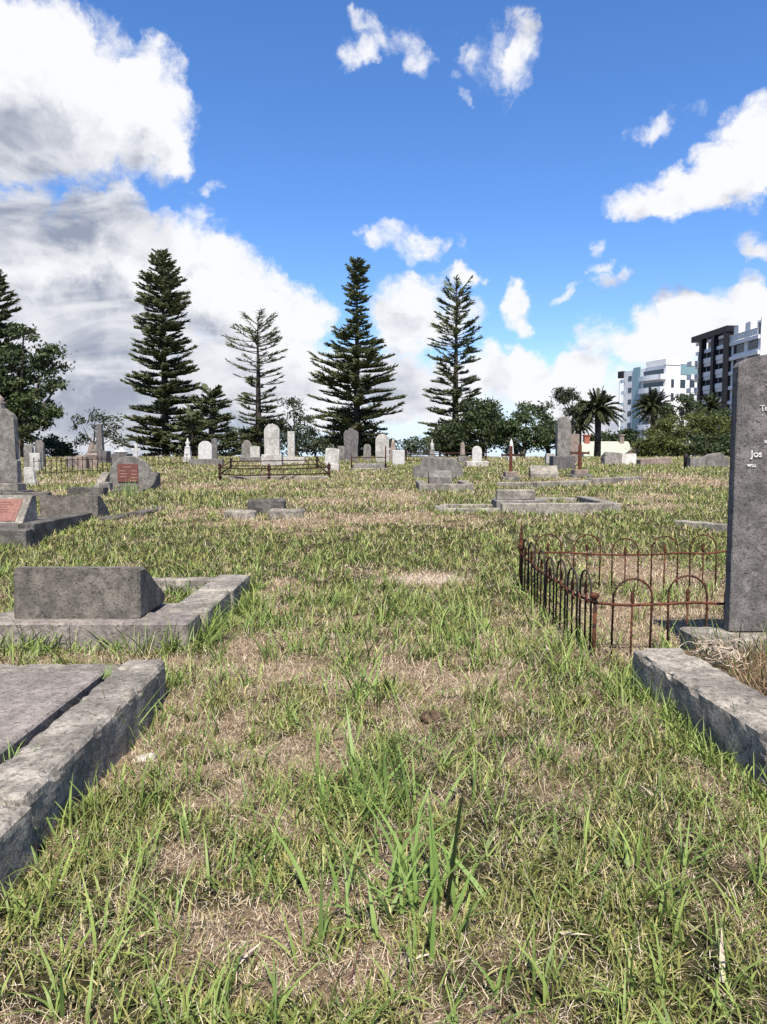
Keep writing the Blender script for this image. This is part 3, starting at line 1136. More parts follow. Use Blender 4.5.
def rise_graves():
    # urn pedestal
    p = spot(188, 461, 36)
    z = lambda py: zat(py, 36) - p.z
    t = thing('urn_monument', 'white pedestal with a carved urn left of the white rounded headstone', 'monument', p, 0, 'gravestones standing on the rise')
    s = 36 / F
    MB().box(-4 * s, 4 * s, -.2, .2, -.15, z(457), .01).build('base', M['pale'], t)
    MB().frustum(6.4 * s, .3, 4.8 * s, .24, z(457), z(448)).build('pedestal', M['white'], t)
    MB().lathe([(2.9 * s, z(448)), (3.2 * s, z(447)), (1.2 * s, z(446)), (2.3 * s, z(444)), (2.4 * s, z(442.5)), (1.0 * s, z(441)), (.9 * s, z(439.5)), (.2 * s, z(438))], 10).build('urn', M['white'], t)
    gravestone('round', 199, 212.5, 441, 466, 'white', 'bright white rounded headstone on a long grey base', base=(190, 223, 459), seed=2, base_mat='grey', thick=.2)
    gravestone('gable', 212, 217.5, 438, 458, 'dark', 'narrow dark pillar just right of the bright white rounded headstone', Y=40, thick=.2)
    gravestone('shoulder', 242, 252, 440, 458, 'grey', 'grey shouldered headstone beside a lower one under the second pine', Y=41)
    gravestone('segment', 250.5, 260, 446, 459, 'pale', 'lower pale headstone in front of the grey shouldered one', Y=38)
    p = spot(252, 460, 36)
    o = MB().box(-.55, .75, -.3, .4, -.2, .30, .02).rough(.2, .01, .02, 90).build('chest_tomb', M['grey'], None, p, R(5))
    tag(o, 'low grey chest tomb left of the tall white headstone', 'tomb')
    gravestone('round', 265, 280, 424, 466, 'pale', 'tall pale headstone with a domed top on a block base', base=(262.5, 282.5, 454.5), thick=.3, seed=3)
    gravestone('flat', 288, 295, 431.5, 464, 'pale', 'square pale pillar on a wide stepped base', base=(281, 305, 457), thick=.24, seed=4, name='pillar_monument')
    gravestone('segment', 324, 338, 448, 471, 'pale', 'pale headstone leaning to the right, left of the iron-posted low grave', base=(326, 339, 464), tilt=(R(-4), R(5)), seed=5, k=.05)
    gravestone('flat', 338, 345, 446, 459, 'grey', 'small square stone left of the big ornate dark headstone', Y=40)
    gravestone('ornate', 344, 358.5, 428, 461, 'dark', 'large dark ornate headstone in front of the third pine', Y=38, thick=.35)
    gravestone('gothic', 363.5, 371, 444, 461, 'grey', 'small pointed grey headstone right of the ornate dark one', Y=38)
    gravestone('round', 375.5, 389, 434, 460, 'pale', 'tall rounded pale headstone under the right side of the third pine', Y=36)
    p = spot(393, 460, 38)
    z = lambda py: zat(py, 38) - p.z
    s = 38 / F
    t = thing('obelisk', 'reddish pyramid-shaped obelisk beside the tall rounded pale headstone', 'obelisk', p, 0, 'gravestones standing on the rise')
    MB().frustum(8 * s, .4, 7.4 * s, .36, -.15, z(453)).build('base', M['tan'], t)
    MB().frustum(7 * s, .34, 2.4 * s, .12, z(453), z(441)).build('shaft', M['tan'], t)
    MB().frustum(2.2 * s, .12, .2 * s, .02, z(441), z(438)).build('finial', M['pale'], t)
    gravestone('flat', 392.5, 404.5, 450, 461, 'white', 'squat bright white block right of the reddish obelisk', Y=33, thick=.3)
    # low bed with two iron posts
    p = at(369, 470)
    s = p.y / F
    t = thing('kerbed_grave', 'low boxed grave between two thin iron posts below the ornate headstone', 'grave', p)
    w = 16 * s
    MB().box(-w, w, 0, 1.6, -.2, .26, .02).rough(.15, .006, .02, 93).build('bed', M['grey'], t)
    MB().box(-w - .15, w + .2, -.2, -.01, -.2, .1, .015).rough(.15, .006, .02, 94).build('kerb', M['kerb'], t)
    for sx, hh in ((-w - .05, .62), (w + .02, .95)):
        MB().tube([(sx, -.05, -.1), (sx, -.05, hh * .9), (sx, -.05, hh)], [.028, .028, .008], 6).build('iron_post', M['rust'], t)
    MB().tube([(-w - .05, -.05, .5), (w, -.05, .5)], .018, 6).build('rail', M['rust'], t)
    # rail surrounds
    rail_fence([(220, 480), (269, 480.5), (329, 479), (231, 470), (317, 470)], [(0, 1), (1, 2), (0, 3), (3, 4), (4, 2)], 'rusty iron rail surround in front of the tall domed headstone')
    p = at(274, 480)
    s = p.y / F
    m = MB().box(-54 * s, 54 * s, -.12, .12, -.25, .13, .02).rough(.15, .008, .02, 95)
    tag(m.build('kerbstone', M['kerb'], None, p + Vector((0, .2, 0)), 0), 'long low kerbstone under the rusty rail surround', 'kerb')
    rail_fence([(402, 465), (477, 463), (406, 461), (486, 461)], [(0, 1), (2, 3), (1, 3)], 'rusty iron rail surround behind the big stepped headstone', .66)
    # big stepped headstone with desk stone and kerb
    p = at(438, 478.5)
    s = p.y / F
    z = lambda py: zat(py, p.y) - p.z
    t = thing('headstone', 'wide stepped grey headstone behind a small desk grave', 'headstone', p)
    m = MB().prism([(-25 * s, -.2), (25 * s, -.2), (25 * s, z(465)), (20 * s, z(463)), (17 * s, z(458)), (-16 * s, z(457.5)), (-17 * s, z(465)), (-25 * s, z(466))], .28, 0, .015)
    m.rough(.12, .005, .015, 96)
    m.build('tablet', M['grey'], t)
    p = at(446, 492)
    s = p.y / F
    z = lambda py: zat(py, p.y) - p.z
    t = thing('kerbed_grave', 'small kerbed grave with a little desk stone before the stepped headstone', 'grave', p)
    MB().box(-27 * s, 28 * s, 0, .2, -.25, z(484), .012).rough(.1, .005, .015, 97).build('kerb', M['kerb'], t)
    for sx in (-27 * s, 28 * s - .2):
        MB().box(sx, sx + .2, .205, 1.9, -.25, z(484) + .02, .012).rough(.1, .005, .015, 98).build('kerb', M['kerb'], t)
    MB().prism_x([(.75, -.1), (1.2, -.1), (1.2, .50), (1.05, .50), (.78, .36), (.75, .34)], -15 * s, 9 * s, .012).build('headstone', M['grey'], t)
    FOOT.append((p.x - 27 * s, p.x + 28 * s, p.y, p.y + .22))
    # small stones under the fourth pine
    p = spot(432, 459, 37)
    t = thing('urn_monument', 'small grey urn on a pillar under the fourth pine', 'monument', p, 0, 'gravestones standing on the rise')
    z = lambda py: zat(py, 37) - p.z
    s = 37 / F
    MB().frustum(6 * s, .28, 4.6 * s, .22, -.15, z(450)).build('pedestal', M['grey'], t)
    MB().lathe([(2.6 * s, z(450)), (1.0 * s, z(448.5)), (2.2 * s, z(446)), (1.8 * s, z(444)), (.7 * s, z(442)), (.2 * s, z(439))], 9).build('urn', M['pale'], t)
    p = spot(462.5, 460, 35)
    t = thing('broken_column', 'broken grey column stump left of the white rounded stone under the fourth pine', 'monument', p, 0, 'gravestones standing on the rise')
    z = lambda py: zat(py, 35) - p.z
    s = 35 / F
    MB().box(-4.5 * s, 4.5 * s, -.22, .22, -.15, z(456), .015).build('base', M['grey'], t)
    MB().lathe([(3.0 * s, z(456)), (2.6 * s, z(454)), (2.0 * s, z(443.8)), (1.2 * s, z(442.6))], 10).build('shaft', M['tan'], t)
    gravestone('round', 472, 481.5, 446, 462, 'white', 'white rounded headstone right of the broken column', Y=35)
    p = spot(476, 464, 31)
    o = MB().box(-.42, .5, -.2, .3, -.15, .22, .02).rough(.12, .006, .02, 99).build('footstone', M['pale'], None, p, R(4))
    tag(o, 'small pale block lying before the white rounded headstone', 'stone')
    # white obelisk
    p = spot(511, 462, 38)
    z = lambda py: zat(py, 38) - p.z
    s = 38 / F
    t = thing('obelisk', 'slim bright white obelisk behind the left rusty cross', 'obelisk', p, 0, 'gravestones standing on the rise')
    MB().box(-3.8 * s, 3.8 * s, -.2, .2, -.15, z(457), .01).build('base', M['pale'], t)
    MB().frustum(5.2 * s, .27, 2.8 * s, .15, z(457), z(442.5)).build('shaft', M['white'], t)
    MB().frustum(2.8 * s, .15, .1 * s, .01, z(442.5), z(438.5)).build('cap', M['white'], t)
    # rusty crosses on stepped bases
    for i, (cx, yt, ya, yb, hw, base, lab, rzz) in enumerate([(510.5, 446, 455, 480.5, 9.5, (503, 521), 'rusty iron cross on a stepped stone base, left one of two', 0), (579.5, 445, 453, 478.5, 9.5, (571, 592), 'rusty iron cross right of the tall pointed headstone', R(6))]):
        p = at(cx, yb)
        z = lambda py: zat(py, p.y) - p.z
        s = p.y / F
        t = thing('iron_cross', lab, 'cross', p, rzz, 'rusty crosses on the rise')
        bw = (base[1] - base[0]) / 2 * s
        MB().box(-bw, bw, -.3, .3, -.2, z(yb - 4), .015).rough(.1, .006, .02, 100 + i).build('base_step', M['grey'], t)
        MB().box(-bw * .68, bw * .68, -.2, .2, z(yb - 4) - .005, z(yb - 9), .015).rough(.1, .006, .02, 102 + i).build('base_step', M['tan'], t)
        MB().box(-1.45 * s, 1.45 * s, -.035, .035, z(yb - 9) - .01, z(yt), .006).build('upright', M['rust_red'], t)
        m = MB()
        for sg in (-1, 1):
            m.prism([(sg * 1.47 * s, z(ya + 1.3)), (sg * 1.47 * s, z(ya - 1.3)), (sg * hw * .82 * s, z(ya - .9)), (sg * hw * s, z(ya - 1.7)), (sg * hw * s, z(ya + 1.7)), (sg * hw * .82 * s, z(ya + .9))], .06, -.03)
        m.build('arms', M['rust' if i else 'rust_dark'], t)
    # tall pointed headstone
    gravestone('gothic', 556, 569.5, 416.5, 470, 'grey', 'tall pointed headstone on a dark block base near the palm', base=(551, 573, 456), thick=.34, base_mat='dark', seed=6, k=.42)
    gravestone('flat', 568, 578.5, 434, 462, 'tan', 'flat-topped grey headstone right behind the tall pointed one', Y=36, thick=.2)
    gravestone('flat', 545.5, 554, 453.5, 462, 'pale', 'tiny white block left of the tall pointed headstone', Y=34, thick=.3)
    # slanted stone in the long plot
    p = at(545, 479)
    s = p.y / F
    m = MB().prism_x([(0, -.15), (.55, -.15), (.55, .36), (.40, .40), (.05, .15)], -14 * s, 13 * s, .015).rough(.1, .006, .03, 104)
    tag(m.build('slanted_stone', M['kerb'], None, p, R(-6)), 'low slanted blotchy stone between the two rusty crosses', 'gravestone')
    # long plot kerb
    a = at(497, 487)
    t = thing('plot_kerb', 'long low stone kerb in front of the two rusty crosses', 'kerb', a)
    pts = [at(497, 487), at(534, 488), at(590, 485), at(640, 480)]
    for i in range(3):
        q0, q1 = pts[i] - a, pts[i + 1] - a
        d = q1 - q0
        ang = math.atan2(d.y, d.x)
        mm = Matrix.Translation(q0) @ Matrix.Rotation(ang, 4, 'Z')
        MB().box(.02, Vector((d.x, d.y)).length - .02, -.12, .14, -.25, .16, .015, mm).rough(.1, .007, .025, 110 + i).build('kerb', M['kerb'], t)
    # big plot with headstone
    p = at(530, 514)
    s = p.y / F
    t = thing('kerbed_grave', 'wide kerbed plot with a pale slab headstone in the middle of the lawn', 'grave', p)
    w0, w1 = -93 * s, 91 * s
    MB().box(-28 * s, w1, -.02, .2, -.3, .19, .015).rough(.08, .006, .02, 120).build('kerb', M['kerb'], t)
    MB().box(w0, -28.5 * s, .02, .22, -.3, .10, .015).rough(.08, .008, .03, 121).build('kerb', M['kerb'], t)
    MB().box(w1 - .22, w1, .205, 2.2, -.3, .20, .015).rough(.08, .006, .02, 122).build('kerb', M['kerb'], t)
    MB().box(w0, w0 + .22, .225, .75, -.3, .10, .015).rough(.08, .006, .03, 123).build('kerb', M['kerb'], t)
    MB().box(w0 + .1, -30 * s, .76, .95, -.3, .12, .015).rough(.08, .006, .03, 126).build('kerb', M['kerb'], t)
    MB().box(-.3, w1 - .225, 2.0, 2.2, -.3, .17, .015).rough(.08, .006, .02, 124).build('kerb', M['kerb'], t)
    MB().box(-31 * s, 21 * s, .3, .95, -.3, .22, .015).rough(.08, .006, .02, 125).build('plinth', M['grey'], t)
    MB().box(-29 * s, 11 * s, .5, .68, .21, .40, .02).rough(.07, .006, .02, 127).build('headstone', M['kerb'], t)
    FOOT.append((p.x + w0, p.x + w1, p.y - .02, p.y + .2))
    FOOT.append((p.x - 31 * s, p.x + 21 * s, p.y + .3, p.y + .95))
    # fallen stones right
    for i, (xa, xb, yt, yb, Y, lab, mt, sl) in enumerate([(604, 622, 452, 463, 34, 'grey slab tipped over, left of the paler tipped slab near the house', 'grey', 20),
                                                          (621, 637, 453, 463, 34, 'paler slab tipped over below the green roof', 'pale', 25),
                                                          (640, 671, 458, 464, 33, 'long low grey stone below the olive bushes', 'tan', 0)]):
        p = spot((xa + xb) / 2, yb, Y)
        s = Y / F
        m = MB().box(-(xb - xa) * s / 2, (xb - xa) * s / 2, -.1, .5, -.2, zat(yt, Y) - p.z, .03).rough(.15, .02, .04, 130 + i)
        tag(m.build('fallen_slab', M[mt], None, p, 0, (R(-sl), R(4 * (1 - i)))), lab, 'stone', 'fallen stones on the rise')
    p = spot(709, 468, 30)
    s = 30 / F
    z = lambda py: zat(py, 30) - p.z
    m = MB().prism([(-19 * s, -.2), (20 * s, -.2), (20 * s, z(459)), (12 * s, z(452.5)), (2 * s, z(454)), (-4 * s, z(457.5)), (-19 * s, z(457.5))], .4, 0, .02).rough(.15, .012, .03, 140)
    tag(m.build('broken_wall', M['grey'], None, p, 0), 'broken grey stone surround left of the tall right-hand headstone', 'gravestone')
    p = at(685, 470)
    m = MB().tube([(0, 0, -.1), (0, 0, .45), (.02, 0, .5), (.02, 0, .62)], [.07, .06, .1, .05], 8)
    tag(m.build('iron_stump', M['black_iron'], None, p, 0), 'short dark iron post standing on the rise at right', 'post')
    # lying kerb right
    a, bb = at(677, 525), at(727, 533)
    d = bb - a
    m = MB().box(0, d.length, -.1, .1, -.12, .07, .015).rough(.08, .006, .02, 145)
    tag(m.build('loose_kerb', M['kerb'], None, a, math.atan2(d.y, d.x)), 'loose kerbstone lying flat in the grass behind the hoop fence', 'kerb')
    # rubble on the left lawn
    for i, (xa, xb, yt, yb, lab, mt) in enumerate([(246, 283, 502, 515, 'dark upright lump of a broken grave, largest of the rubble on the left lawn', 'kerb_dark'),
                                                   (226, 256, 510, 518, 'low flat broken stone at the left end of the lawn rubble', 'kerb'),
                                                   (270, 304, 509, 518, 'low grey kerb piece at the right end of the lawn rubble', 'kerb')]):
        p = at((xa + xb) / 2, yb)
        p.y += .25 * (i == 0)
        s = p.y / F
        m = MB().box(-(xb - xa) * s / 2, (xb - xa) * s / 2, -.15, .18, -.2, zat(yt, p.y) - p.z + (0 if i else .05), .03).rough(.07, .02, .04, 150 + i)
        tag(m.build('rubble_stone', M[mt], None, p, R(4 - 5 * i)), lab, 'stone', 'broken stones on the left lawn')
    # pale footstone behind block grave
    p = at(232, 577)


left_graves()
picket_fence(34, 478, 112, 473, 15, .62, 'rusty picket fence left of the red-plaque headstone')
picket_fence(147, 468, 206, 464, 11, .60, 'rusty picket fence below the first tall pine')
rise_graves()

# ------------------------------------------------------------------ vegetation
def quad_leaves(P, size, rng, flat=0.0):
    """one small quad leaf clump at each point"""
    n = len(P)
    d = rng.normal(size=(n, 3))
    d[:, 2] *= 1 - flat
    d /= np.linalg.norm(d, axis=1)[:, None] + 1e-9
    e = rng.normal(size=(n, 3))
    e -= d * (e * d).sum(1)[:, None]
    e /= np.linalg.norm(e, axis=1)[:, None] + 1e-9
    s = size * rng.uniform(.55, 1.35, n)[:, None]
    a, bq = d * s * .5, e * s * .24
    V = np.stack([P - a, P + bq * 1.0 - a * .1, P + a, P - bq - a * .1], 1).reshape(-1, 3)
    return V, np.arange(4 * n).reshape(n, 4)


def spikes(P0, P1, r0, r1):
    """three-sided tapered needles, vectorised"""
    n = len(P0)
    d = P1 - P0
    d /= np.linalg.norm(d, axis=1)[:, None] + 1e-9
    ref = np.tile(np.array([[.2, .3, .93]]), (n, 1))
    ref[np.abs((d * ref).sum(1)) > .95] = (1, 0, 0)
    a = np.cross(d, ref)
    a /= np.linalg.norm(a, axis=1)[:, None] + 1e-9
    c = np.cross(d, a)
    V = []
    for k in range(3):
        o = a * math.cos(2 * PI * k / 3) + c * math.sin(2 * PI * k / 3)
        V.append(P0 + o * np.reshape(r0, (-1, 1)))
        V.append(P1 + o * np.reshape(r1, (-1, 1)))
    V = np.stack(V, 1).reshape(-1, 3)
    i = np.arange(n)[:, None] * 6
    Fc = np.concatenate([i + np.array([[0, 2, 3, 1]]), i + np.array([[2, 4, 5, 3]]), i + np.array([[4, 0, 1, 5]])], 0)
    return V, Fc


def norfolk_pine(px, ytop, ybase, Y, hw_px, label, shape, bare=.12, seed=0, dens=1.0, top_dens=1.0, low=1.0, spike_r=.095, nbr=(7, 10)):
    """trunk with regular whorls of rising branches, each branch feathered with needle-clad branchlets.
    shape: list of (relative height, relative half width)"""
    rng = np.random.default_rng(seed)
    p = spot(px, ybase, Y)
    s = Y / F
    Ht = zat(ytop, Y) - p.z
    hw = hw_px * s
    t = thing('norfolk_pine', label, 'pine tree', p, 0, 'tall pines along the skyline')
    MB().tube([(0, 0, -.5), (0, 0, Ht * .3), (.03, 0, Ht * .7), (0, 0, Ht * .985)], [.36, .28, .14, .02], 8).build('trunk', M['bark'], t)
    hs_, ws_ = zip(*shape)
    P0, P1, R0, R1 = [], [], [], []
    B0, B1, BR0, BR1 = [], [], [], []
    z = low
    while z < Ht - .15:
        rel = z / Ht
        L0 = hw * np.interp(rel, hs_, ws_)
        step = (.56 * (1 - rel) + .38 * rel)
        nb = int(rng.integers(*nbr))
        a0 = rng.uniform(0, 2 * PI)
        br = bare if not callable(bare) else bare(rel)
        for k in range(nb):
            if rng.random() > np.interp(rel, [0, .6, 1], [.97, .95 * min(1, top_dens + .1), 1]):
                continue
            a = a0 + 2 * PI * k / nb + rng.normal() * .24
            L = max(.25, L0 * rng.uniform(.62, 1.10))
            up0 = np.interp(rel, [0, .35, .8, .93, 1], [-.14, -.02, .10, .35, .8]) + rng.normal() * .13
            dirh = np.array([math.cos(a), math.sin(a), 0])
            n = max(4, int(L / .16))
            tt = np.linspace(0, 1, n + 1)
            pts = np.outer(tt * L, dirh)
            pts[:, 2] = z + L * (up0 * tt + (.15 + .05 * rel) * tt ** 2.4) + rng.normal() * .22
            B0.append(pts[:-1])
            B1.append(pts[1:])
            BR0.append(.045 * (1 - tt[:-1]) + .012)
            BR1.append(.045 * (1 - tt[1:]) + .010)
            side = np.array([-math.sin(a), math.cos(a), 0])
            upv = np.array([0, 0, 1.0])
            m = int(max(4, L / .085) * dens * (top_dens if rel > .55 else 1))
            for sgn in (-1, 1):
                u = rng.uniform(br, 1.0, m)
                q = np.outer(u * L, dirh)
                q[:, 2] = np.interp(u, tt, pts[:, 2])
                bl = (.30 + .34 * np.sin(PI * np.clip((u - br) / (1.02 - br), 0, 1)) ** .7) * min(1.0, .45 + L / 4.5) * rng.uniform(.65, 1.2, m)
                fw = rng.uniform(.45, 1.0, m)
                d = np.outer(fw, dirh) + side * sgn * rng.uniform(.35, 1.0, m)[:, None] + upv * rng.uniform(.05, .65, m)[:, None]
                d /= np.linalg.norm(d, axis=1)[:, None]
                P0.append(q)
                P1.append(q + d * bl[:, None])
                R0.append(np.full(m, spike_r * .8))
                R1.append(np.full(m, spike_r * .32))
            # tip rope
            P0.append(pts[-3:-1])
            P1.append(pts[-2:] + np.array([[0, 0, .05]]))
            R0.append(np.full(2, spike_r * 1.05))
            R1.append(np.full(2, spike_r * .6))
        z += step * rng.uniform(.7, 1.3)
    V, Fc = spikes(np.concatenate(P0), np.concatenate(P1), np.concatenate(R0), np.concatenate(R1))
    p_ = t.location
    link('crown', np_mesh('crown', V, Fc), M['pine'], t)
    V, Fc = spikes(np.concatenate(B0), np.concatenate(B1), np.concatenate(BR0), np.concatenate(BR1))
    link('branches', np_mesh('branches', V, Fc), M['bark'], t)
    return t


def leafy(name, label, cat, px, yb, Y, blobs, leaf_mat, n_clump=60, per=110, leaf=.26, clump_r=.55, trunk=None, seed=0, group='trees and bushes beyond the rise', shell=.55, bark='bark', trunk_r=.22):
    """blobs: pixel (cx, cy, rx, ry); crown of leaf clumps spread through the blobs' volume, on limbs"""
    rng = np.random.default_rng(seed)
    p = spot(px, yb, Y)
    s = Y / F
    t = thing(name, label, cat, p, 0, group)
    tot = sum(b_[2] * b_[3] for b_ in blobs)
    pts = []
    limbs = MB()
    have = False
    fork = Vector((0, 0, 0))
    if trunk is not None:
        tz = zat(trunk, Y) - p.z
        fork = Vector((rng.normal() * .15, 0, tz))
        limbs.tube([(0, 0, -.4), (rng.normal() * .1, 0, tz * .5), fork], [trunk_r * 1.25, trunk_r, trunk_r * .8], 8)
        have = True
    for cx, cy, rx, ry in blobs:
        c = on_y(cx, cy, Y) - p
        Rx, Rz = rx * s, ry * s
        Ry = (Rx + Rz) / 2
        c.y += rng.normal() * Ry * .35
        nc = max(5, int(n_clump * rx * ry / tot))
        d = rng.normal(size=(nc, 3))
        d /= np.linalg.norm(d, axis=1)[:, None]
        rad = rng.uniform(shell, 1.0, nc) ** .8
        cc_ = np.array(c)[None] + d * rad[:, None] * np.array([[Rx, Ry, Rz]])
        if trunk is not None:
            limbs.tube([fork, (fork + Vector(c)) / 2 + Vector((0, 0, -.2)), c], [trunk_r * .55, trunk_r * .38, trunk_r * .12], 6)
            for j in range(0, nc, 4):
                e = Vector(cc_[j])
                limbs.tube([c, (Vector(c) + e) / 2 + Vector((0, 0, .1)), e], [trunk_r * .2, trunk_r * .13, .015], 4)
        cr = clump_r * rng.uniform(.6, 1.25, nc)
        for j in range(nc):
            m = int(per * (cr[j] / clump_r) ** 2)
            q = rng.normal(size=(m, 3)) * np.array([[.55, .55, .34]]) * cr[j]
            pts.append(cc_[j] + q)
    if not have:
        limbs.tube([(0, 0, -.4), (0, 0, .6), (.1, 0, 1.2)], [trunk_r, trunk_r * .8, .04], 6)
    P = np.concatenate(pts)
    P = P[P[:, 2] + p.z > g(P[:, 0] + p.x, P[:, 1] + p.y) - .1]
    V, Fc = quad_leaves(P, leaf, rng)
    link('crown', np_mesh('crown', V, Fc), M[leaf_mat], t)
    limbs.build('trunk', M[bark], t)
    return t


def palm(px, py_c, yb, Y, r_px, label, seed=0, n=70, droop=1.0):
    rng = np.random.default_rng(seed)
    p = spot(px, yb, Y)
    s = Y / F
    zc = zat(py_c, Y) - p.z
    Rr = r_px * s
    t = thing('palm_tree', label, 'palm tree', p, 0, 'palms beyond the rise')
    MB().tube([(0, 0, -.5), (.03, 0, zc * .5), (0, 0, zc * .92), (0, 0, zc)], [.34, .28, .30, .42], 9).build('trunk', M['bark'], t)
    LV0, LV1, q0, q1 = [], [], [], []
    RA, RB, RR = [], [], []
    for i in range(n):
        a = rng.uniform(0, 2 * PI)
        e = PI / 2 - math.acos(1 - 1.45 * (i + .5) / n) if i else 1.4
        e = np.clip(e, -.75, 1.45)
        L = Rr * rng.uniform(.95, 1.15) * (1.0 if e > -.3 else .8)
        d = np.array([math.cos(a) * math.cos(e), math.sin(a) * math.cos(e), math.sin(e)])
        tt = np.linspace(0, 1, 15)
        pts = np.outer(tt * L, d)
        pts[:, 2] += zc - L * .38 * droop * tt ** 2.2 * max(.25, math.cos(e))
        RA.append(pts[:-1])
        RB.append(pts[1:])
        RR.append(np.full(14, .045))
        side = np.array([-math.sin(a), math.cos(a), 0])
        m = 34
        for sgn in (-1, 1):
            u = np.linspace(.14, 1, m) + rng.normal(size=m) * .01
            q = np.stack([np.interp(u, tt, pts[:, j]) for j in range(3)], 1)
            ll = Rr * .20 * np.sin(PI * np.clip(u * .88 + .1, 0, 1)) ** .6 * rng.uniform(.8, 1.15, m)
            dd = d[None] * .75 + side[None] * sgn * .75 + np.array([[0, 0, 1]]) * rng.uniform(-.35, .3, m)[:, None]
            dd /= np.linalg.norm(dd, axis=1)[:, None]
            LV0.append(q)
            LV1.append(q + dd * ll[:, None])
            q0.append(np.full(m, .040))
            q1.append(np.full(m, .008))
    V, Fc = spikes(np.concatenate(LV0), np.concatenate(LV1), np.concatenate(q0), np.concatenate(q1))
    V2, F2 = spikes(np.concatenate(RA), np.concatenate(RB), np.concatenate(RR), np.concatenate(RR) * .7)
    link('crown', np_mesh('crown', np.concatenate([V, V2]), np.concatenate([Fc, F2 + len(V)])), M['palm_leaf'], t)
    return t


# the pines
norfolk_pine(166, 249, 458, 66, 42, 'broad dense dark pine, leftmost of the four tall skyline pines',
             [(0, .95), (.08, 1.05), (.27, .92), (.456, .72), (.64, .64), (.80, .58), (.88, .40), (.95, .18), (1, .04)], seed=1, dens=1.5, low=.8, spike_r=.066, nbr=(8, 12))
norfolk_pine(259, 322, 458, 68, 34, 'thin ragged pine with a sparse open top, between two dense pines',
             [(0, .80), (.2, .88), (.38, .66), (.5, .62), (.65, .85), (.8, 1.0), (.92, .75), (1, .3)],
             bare=lambda r: .1 if r < .45 else .36, seed=2, dens=1.15, top_dens=.42, low=.8, spike_r=.045, nbr=(6, 9))
norfolk_pine(357, 261, 458, 66, 47, 'dense dark pine with a narrow spire top, third of the skyline pines',
             [(0, .80), (.12, 1.0), (.3, 1.0), (.45, .90), (.55, .72), (.62, .50), (.67, .30), (.72, .26), (.86, .28), (.95, .24), (1, .10)], seed=3, dens=1.35, low=.8, spike_r=.066)
norfolk_pine(455, 289, 458, 67, 34, 'slender ragged pine with a flat tufted tip, rightmost of the skyline pines',
             [(0, .85), (.15, 1.0), (.3, .95), (.45, .85), (.6, .80), (.75, .66), (.88, .52), (.95, .48), (1, .4)],
             bare=lambda r: .12 if r < .35 else .34, seed=4, dens=1.0, top_dens=.62, low=.8, spike_r=.062, nbr=(6, 9))
norfolk_pine(-14, 258, 460, 58, 46, 'dark pine at the left picture edge, mostly cut off behind the broad tree',
             [(0, 1.1), (.2, 1.1), (.5, .9), (.7, .80), (.85, .6), (1, .15)], seed=5, dens=.95, low=1.0)

# broadleaf trees and bushes
leafy('broad_tree', 'broad leafy tree with rounded lobes at the far left', 'tree', 18, 458, 50,
      [(27, 335, 11, 11), (47, 361, 17, 14), (12, 370, 24, 22), (55, 388, 12, 8), (24, 404, 26, 15), (-4, 398, 24, 28), (8, 433, 25, 22), (38, 425, 12, 8), (57, 411, 9, 5), (-28, 380, 26, 50)],
      'gum_leaf', 230, 120, .26, .50, trunk=436, seed=21, trunk_r=.32)
leafy('sparse_tree', 'small thin tree with wispy clumps between the broad tree and the first pine', 'tree', 97, 458, 55,
      [(97, 416, 12, 7), (85, 424, 10, 7), (110, 424, 10, 8), (97, 434, 17, 8), (116, 438, 9, 9), (80, 438, 8, 6)], 'grey_leaf', 34, 48, .22, .45, trunk=444, seed=22, bark='bark_pale', trunk_r=.12, shell=.2)
leafy('bush', 'low green bush at the foot of the broad left tree', 'bush', 58, 458, 54, [(58, 450, 14, 10), (48, 442, 8, 9), (70, 454, 10, 5)], 'dark_leaf', 30, 110, .24, .5, seed=23)
norfolk_pine(212, 386, 458, 63, 29, 'short dark pine tucked against the right side of the first tall pine',
             [(0, 1.0), (.3, 1.0), (.6, .8), (.85, .5), (1, .15)], seed=6, dens=1.3, low=.4, spike_r=.08)
norfolk_pine(192, 414, 458, 60, 26, 'low dark young pine at the foot of the first tall pine',
             [(0, 1.0), (.3, 1.0), (.6, .8), (.85, .5), (1, .15)], seed=8, dens=1.3, low=.3, spike_r=.08)
leafy('bush', 'dark bushy growth around the foot of the thin ragged pine', 'bush', 262, 458, 70,
      [(276, 434, 15, 16), (240, 440, 15, 15), (258, 444, 20, 12), (228, 446, 12, 10)], 'dark_leaf', 85, 105, .27, .6, trunk=450, seed=25)
leafy('bush', 'grey-green loose bush between the thin pine and the spire pine', 'bush', 300, 458, 62,
      [(300, 428, 17, 13), (288, 444, 22, 12), (318, 446, 16, 10), (293, 408, 9, 8)], 'grey_leaf', 60, 80, .25, .55, trunk=450, seed=26)
leafy('bush', 'dark undergrowth beneath the spire-topped pine', 'bush', 352, 458, 70,
      [(345, 442, 30, 15), (372, 444, 22, 12), (352, 424, 22, 18)], 'dark_leaf', 90, 110, .27, .6, trunk=452, seed=27)
leafy('bush', 'low distant bush between the spire pine and the ragged pine', 'bush', 410, 458, 80,
      [(404, 449, 14, 7), (422, 448, 14, 9), (412, 444, 8, 6)], 'grey_leaf', 36, 80, .26, .6, seed=28)
leafy('round_tree', 'dense dark rounded tree leaning against the right side of the ragged pine', 'tree', 482, 458, 62,
      [(482, 414, 20, 16), (478, 434, 28, 20), (496, 428, 11, 18), (462, 446, 26, 10), (448, 440, 16, 14)], 'dark_leaf', 150, 115, .27, .6, trunk=448, seed=29)
